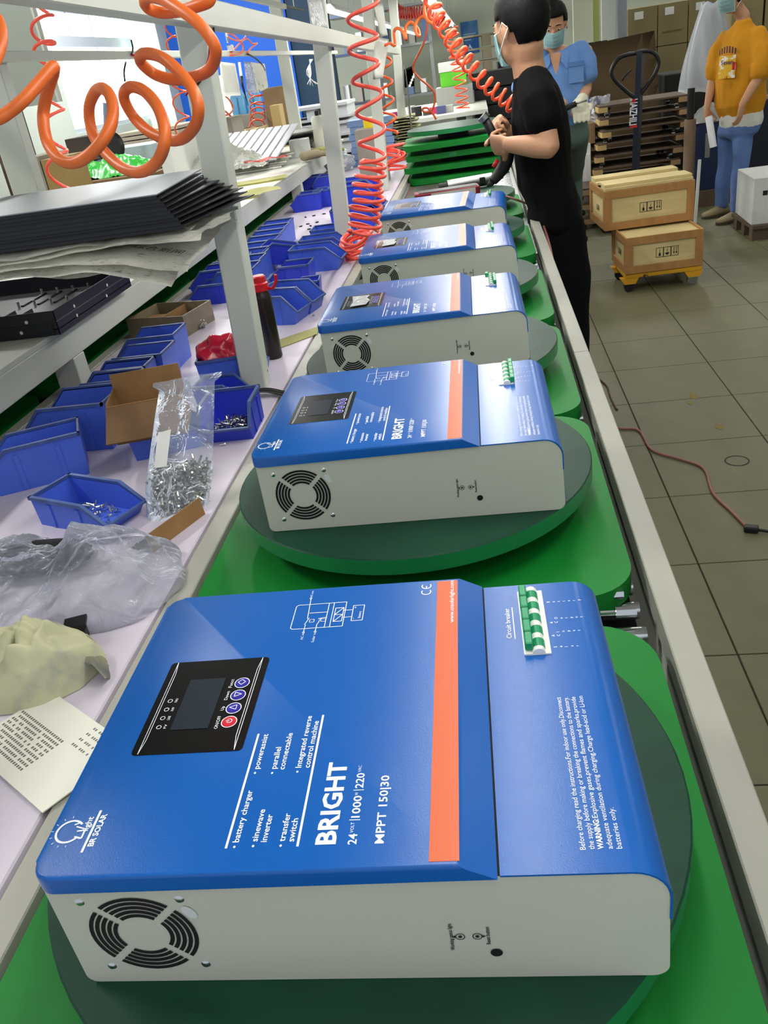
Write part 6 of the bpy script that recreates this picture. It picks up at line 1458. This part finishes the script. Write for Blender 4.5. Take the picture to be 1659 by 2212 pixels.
# white carton on a pallet at the right edge
wp = aty(1628, 476, 6.25)
carton('white_carton', 'white carton with black marks on a pallet at the right edge', (wp.x+.25, 6.25+.25, .105), (.50, .5, .31), -.05, M_cartonw, False, print_=[('■', -.75, .62, .03), ('▲ ||', -.45, .70, .035), ('T-20', -.55, .45, .03), ('▦', -.25, .2, .06)])
t = thing('low_pallet', 'brown pallet under the white carton at the right edge', 'pallet', (wp.x+.27, 6.5, 0)); 
for s in (-.2, 0, .2): add('bearer', box(nb(), -.27, .27, s-.04, s+.04, 0, .08), M_wtop, t)
add('deck', box(nb(), -.28, .28, -.27, .27, .0805, .104), M_wtop, t)
# white boxes and bags behind the blue trousers
ycart('white electronics carton with a socket mark behind the blue trousers', 1238, 1277, 392, 335, 8.0, .35, M_cartonw, z0=0.0, tape=False, lab=(.1, .5, .6, .9))
ycart('white folded carton lying on the electronics carton', 1240, 1276, 335, 312, 8.05, .3, M_cartonw, tape=False)
ycart('open brown carton behind the white glove', 1246, 1286, 312, 268, 8.1, .3, M_carton)
t = thing('film_bundle', 'bundle of white film scraps beside the glove', 'film', tuple(aty(1292, 262, 8.25))); link('film', sheet(lambda u, v: Vector((-.09+.2*u+.02*nz((u*9, v*7, 1)), .05*math.sin(u*12+v*3), .20*v+.03*nz((u*7, v*9, 2)))), 24, 14, 'film', 0), mat('white_film', (206, 204, 216), .3), t)
# far end: racks, pallets, black cartons, poster, benches
po = [aty(x, y, YF-.01) for x, y in ((1000, 118), (1036, 112), (1035, 42), (997, 49))]
t = thing('poster', 'blue safety poster with pale lines on the far wall', 'poster', tuple(po[0])); sx, sz = (po[1]-po[0]).length, (po[2]-po[1]).length
add('poster_sheet', box(nb(), 0, sx, -.012, 0, 0, sz), mat('poster_blue', (20, 92, 168), .5, rgb2=(120, 170, 200), scale=1.6, edge=(.45, .75)), t)
bm = nb(); 
for k in range(4): box(bm, sx*.12, sx*(.85-.1*k), -.014, -.0125, sz*(.60-.06*k), sz*(.62-.06*k))
prism(bm, [(sx*.3, sz*.12), (sx*.45, sz*.18), (sx*.62, sz*.12), (sx*.45, sz*.3)], -.014, -.0125, 'y'); add('poster_print', bm, mat('poster_white', (206, 220, 226), .5), t)['kind'] = 'stuff'
for k in range(5):
    c = aty(1055, 150, 10.6); t = thing('grey_pallet', '%s weathered pallet of the stack left of the black shirt' % ORD[k], 'pallet', (c.x, 10.9, .95+.13*k), 0, 'weathered pallets')
    M_wp2 = mat('weathered_timber', (120, 112, 92), .85)
    add('deck', box(nb(), -.36, .36, -.3, .3, .10, .118), M_wp2, t)
    for s in (-.3, 0, .3): add('block', box(nb(), s-.05, s+.05, -.3, .3, .001, .0995), M_wp2, t)
carton('pallet_block', 'dark block carrying the weathered pallets', (aty(1055, 150, 10.6).x, 10.9, 0), (.8, .65, .948), 0, mat('dark_block', (34, 32, 30), .8), False)
for k in range(8):
    carton('black_tray', '%s black tray of the tall stack left of the black shirt' % ORD[k], (aty(1062, 200, 8.8).x+.09, 9.1, .10+k*.145), (.52, .5, .135), random.uniform(-.04, .04), mat('black_tray_plastic', (20, 21, 22), .5), False, group='black trays', cat='tray')
carton('tray_base', 'black pallet base under the tall tray stack', (aty(1062, 200, 8.8).x+.09, 9.1, 0), (.54, .52, .098), 0, MATS['black_tray_plastic'], False)
ycart('black cloth covered load right of the tray stack', 1085, 1125, 290, 130, 9.75, .5, mat('black_cloth', (18, 18, 18), .9), z0=0.0, tape=False)
# bench at the end of the line with a green and white carton and electronics
eb = thing('end_bench', 'bench at the far end of the line with parts and a green carton', 'bench', (-.35, 7.45, 0))
add('bench_top', box(nb(), -.62, .42, 0, 2.2, .985, 1.015), M_white, eb)
for s in (-.58, .24):
    for y in (.05, 2.1): add('leg', box(nb(), s, s+.05, y, y+.05, 0, .985), M_white, eb)
t = carton('green_carton', 'green carton with a white lid on the far end bench', (aty(981, 190, 8.6).x, 8.75, 1.18), (.24, .3, .12), 0, mat('lime_green', (96, 196, 44), .6), False); add('lid', box(nb(), -.128, .125, -.155, .155, .122, .20), M_cartonw, t)
carton('parts_case', 'grey case of electronics under the green carton', (aty(981, 190, 8.6).x, 8.75, 1.016), (.34, .36, .162), 0, mat('case_grey', (150, 152, 146), .6), False)
for k in range(9):
    x, y = -.80+.07*k+random.uniform(-.02, .02), 7.6+random.uniform(0, .5)
    carton('circuit_unit', '%s small electronic unit scattered on the far end bench' % ORD[k], (x, y, 1.016), (.05+.03*random.random(), .06, .03+.05*random.random()), random.uniform(-.6, .6), mat('unit_%d' % (k % 5), ((60, 66, 60), (196, 40, 90), (70, 80, 120), (170, 172, 166), (40, 40, 42))[k % 5], .5), False, group='electronic units')
# blue boxes with a fan of khaki sheets on the bench beyond the boards
for k in range(7):
    carton('blue_case', '%s pale blue case of the stack beside the fourth post' % ORD[k], (-.75+.012*(k % 2), 6.3, ZP+.001+k*.042), (.30, .24, .040), .02*(k % 3), mat('case_blue', (122, 148, 190), .55), False, group='pale blue cases', cat='case')
for k in range(16):
    t = thing('khaki_sheet', '%s khaki sheet of the fanned stack right of the blue cases' % (ORD[k] if k < 12 else ['thirteenth', 'fourteenth', 'fifteenth', 'topmost'][k-12]), 'sheet', (-.475+.006*(k % 3)-.004*k, 6.3, ZP+.002+k*.0175), .05*(k % 4)-.08, 'khaki sheets')
    add('sheet', box(nb(), -.09, .10, -.12, .12, 0, .006, M=Matrix.Rotation(R(3-6*(k % 2)), 4, 'Y')), mat('khaki', (140, 138, 96), .7), t)
hang('card_stack', 'white cut cards standing in a holder beyond the fourth post', [(873, 150), (895, 140), (895, 186), (873, 190)], -.46, M_paper, 'card', .0)
cs = bpy.data.objects['card_stack']; add('holder_rod', cyl(nb(), (.0, .08, .02), (.0, .08, ZP-cs.location.z if cs.location.y < 7 else 1.016-cs.location.z), .006, 8), M_steel, cs)
t = thing('yellow_cup', 'yellow tape roll on the bench by the fourth post', 'tape', (-.62, 5.2, ZP+.295)); add('roll', lathe(nb(), [(.025, 0), (.042, 0), (.042, .05), (.025, .05), (.025, 0)], 22), mat('yellow_tape', (232, 204, 30), .4), t, angle=40)
carton('tape_stand', 'grey carton under the yellow tape roll', (-.63, 5.2, ZP), (.16, .14, .294), 0, M_cartong, False)
# overhead rack far behind
rk = thing('far_rack', 'grey steel storage rack at the far end behind the lamps', 'rack', (-1.3, 16.7, 0))
for x in (-1.2, -.4, .55): add('upright', box(nb(), x-.03, x+.03, 0, .06, 0, 3.2), M_steel, rk)
for z in (.9, 1.7, 2.3, 2.8): add('shelf_beam', box(nb(), -1.2, .55, -.02, .7, z-.04, z), M_steel, rk)
random.seed(11)
for k in range(14):
    x = -2.38+.118*k; h = random.uniform(.2, .42); zr = (.901, 1.701)[k % 2]
    carton('rack_carton', '%s carton on the far storage rack' % (ORD[k] if k < 12 else ['thirteenth', 'fourteenth'][k-12]), (x, 17.05, zr), (.105, .3, h), 0, (M_cartonw, mat('rack_blue', (90, 110, 140), .6), M_cartong)[k % 3], False, group='cartons on the far rack')
# drill and meter on the sixth board
mt = atz(985, 412, ZD); t = thing('test_meter', 'dark red test meter lying on the last turntable board', 'meter', (-.165, 3.80, ZD+.001), .12)
add('case', box(nb(), -.14, .14, -.045, .045, 0, .035, bev=.006), mat('meter_red', (120, 16, 30), .4), t); add('dial', box(nb(), -.07, .12, -.0465, -.045, .006, .030), mat('dial_grey', (196, 190, 180), .4), t); add('face', box(nb(), -.12, .13, -.038, .038, .035, .037), M_black, t)
t = thing('air_drill', 'silver air drill lying behind the red meter', 'drill', (-.045, 3.97, ZD+.026), .15)
add('barrel', cyl(nb(), (-.12, 0, 0), (.08, 0, .004), .025, 18), M_steel, t, angle=40); add('collar', cyl(nb(), (-.16, 0, -.001), (-.12, 0, 0), .018, 16), M_dark, t, angle=40); add('chuck', cyl(nb(), (.08, 0, .004), (.13, 0, .004), .014, 14, .008), M_black, t, angle=40); add('trigger', box(nb(), .02, .045, -.034, -.022, -.01, .02, bev=.004), M_black, t)
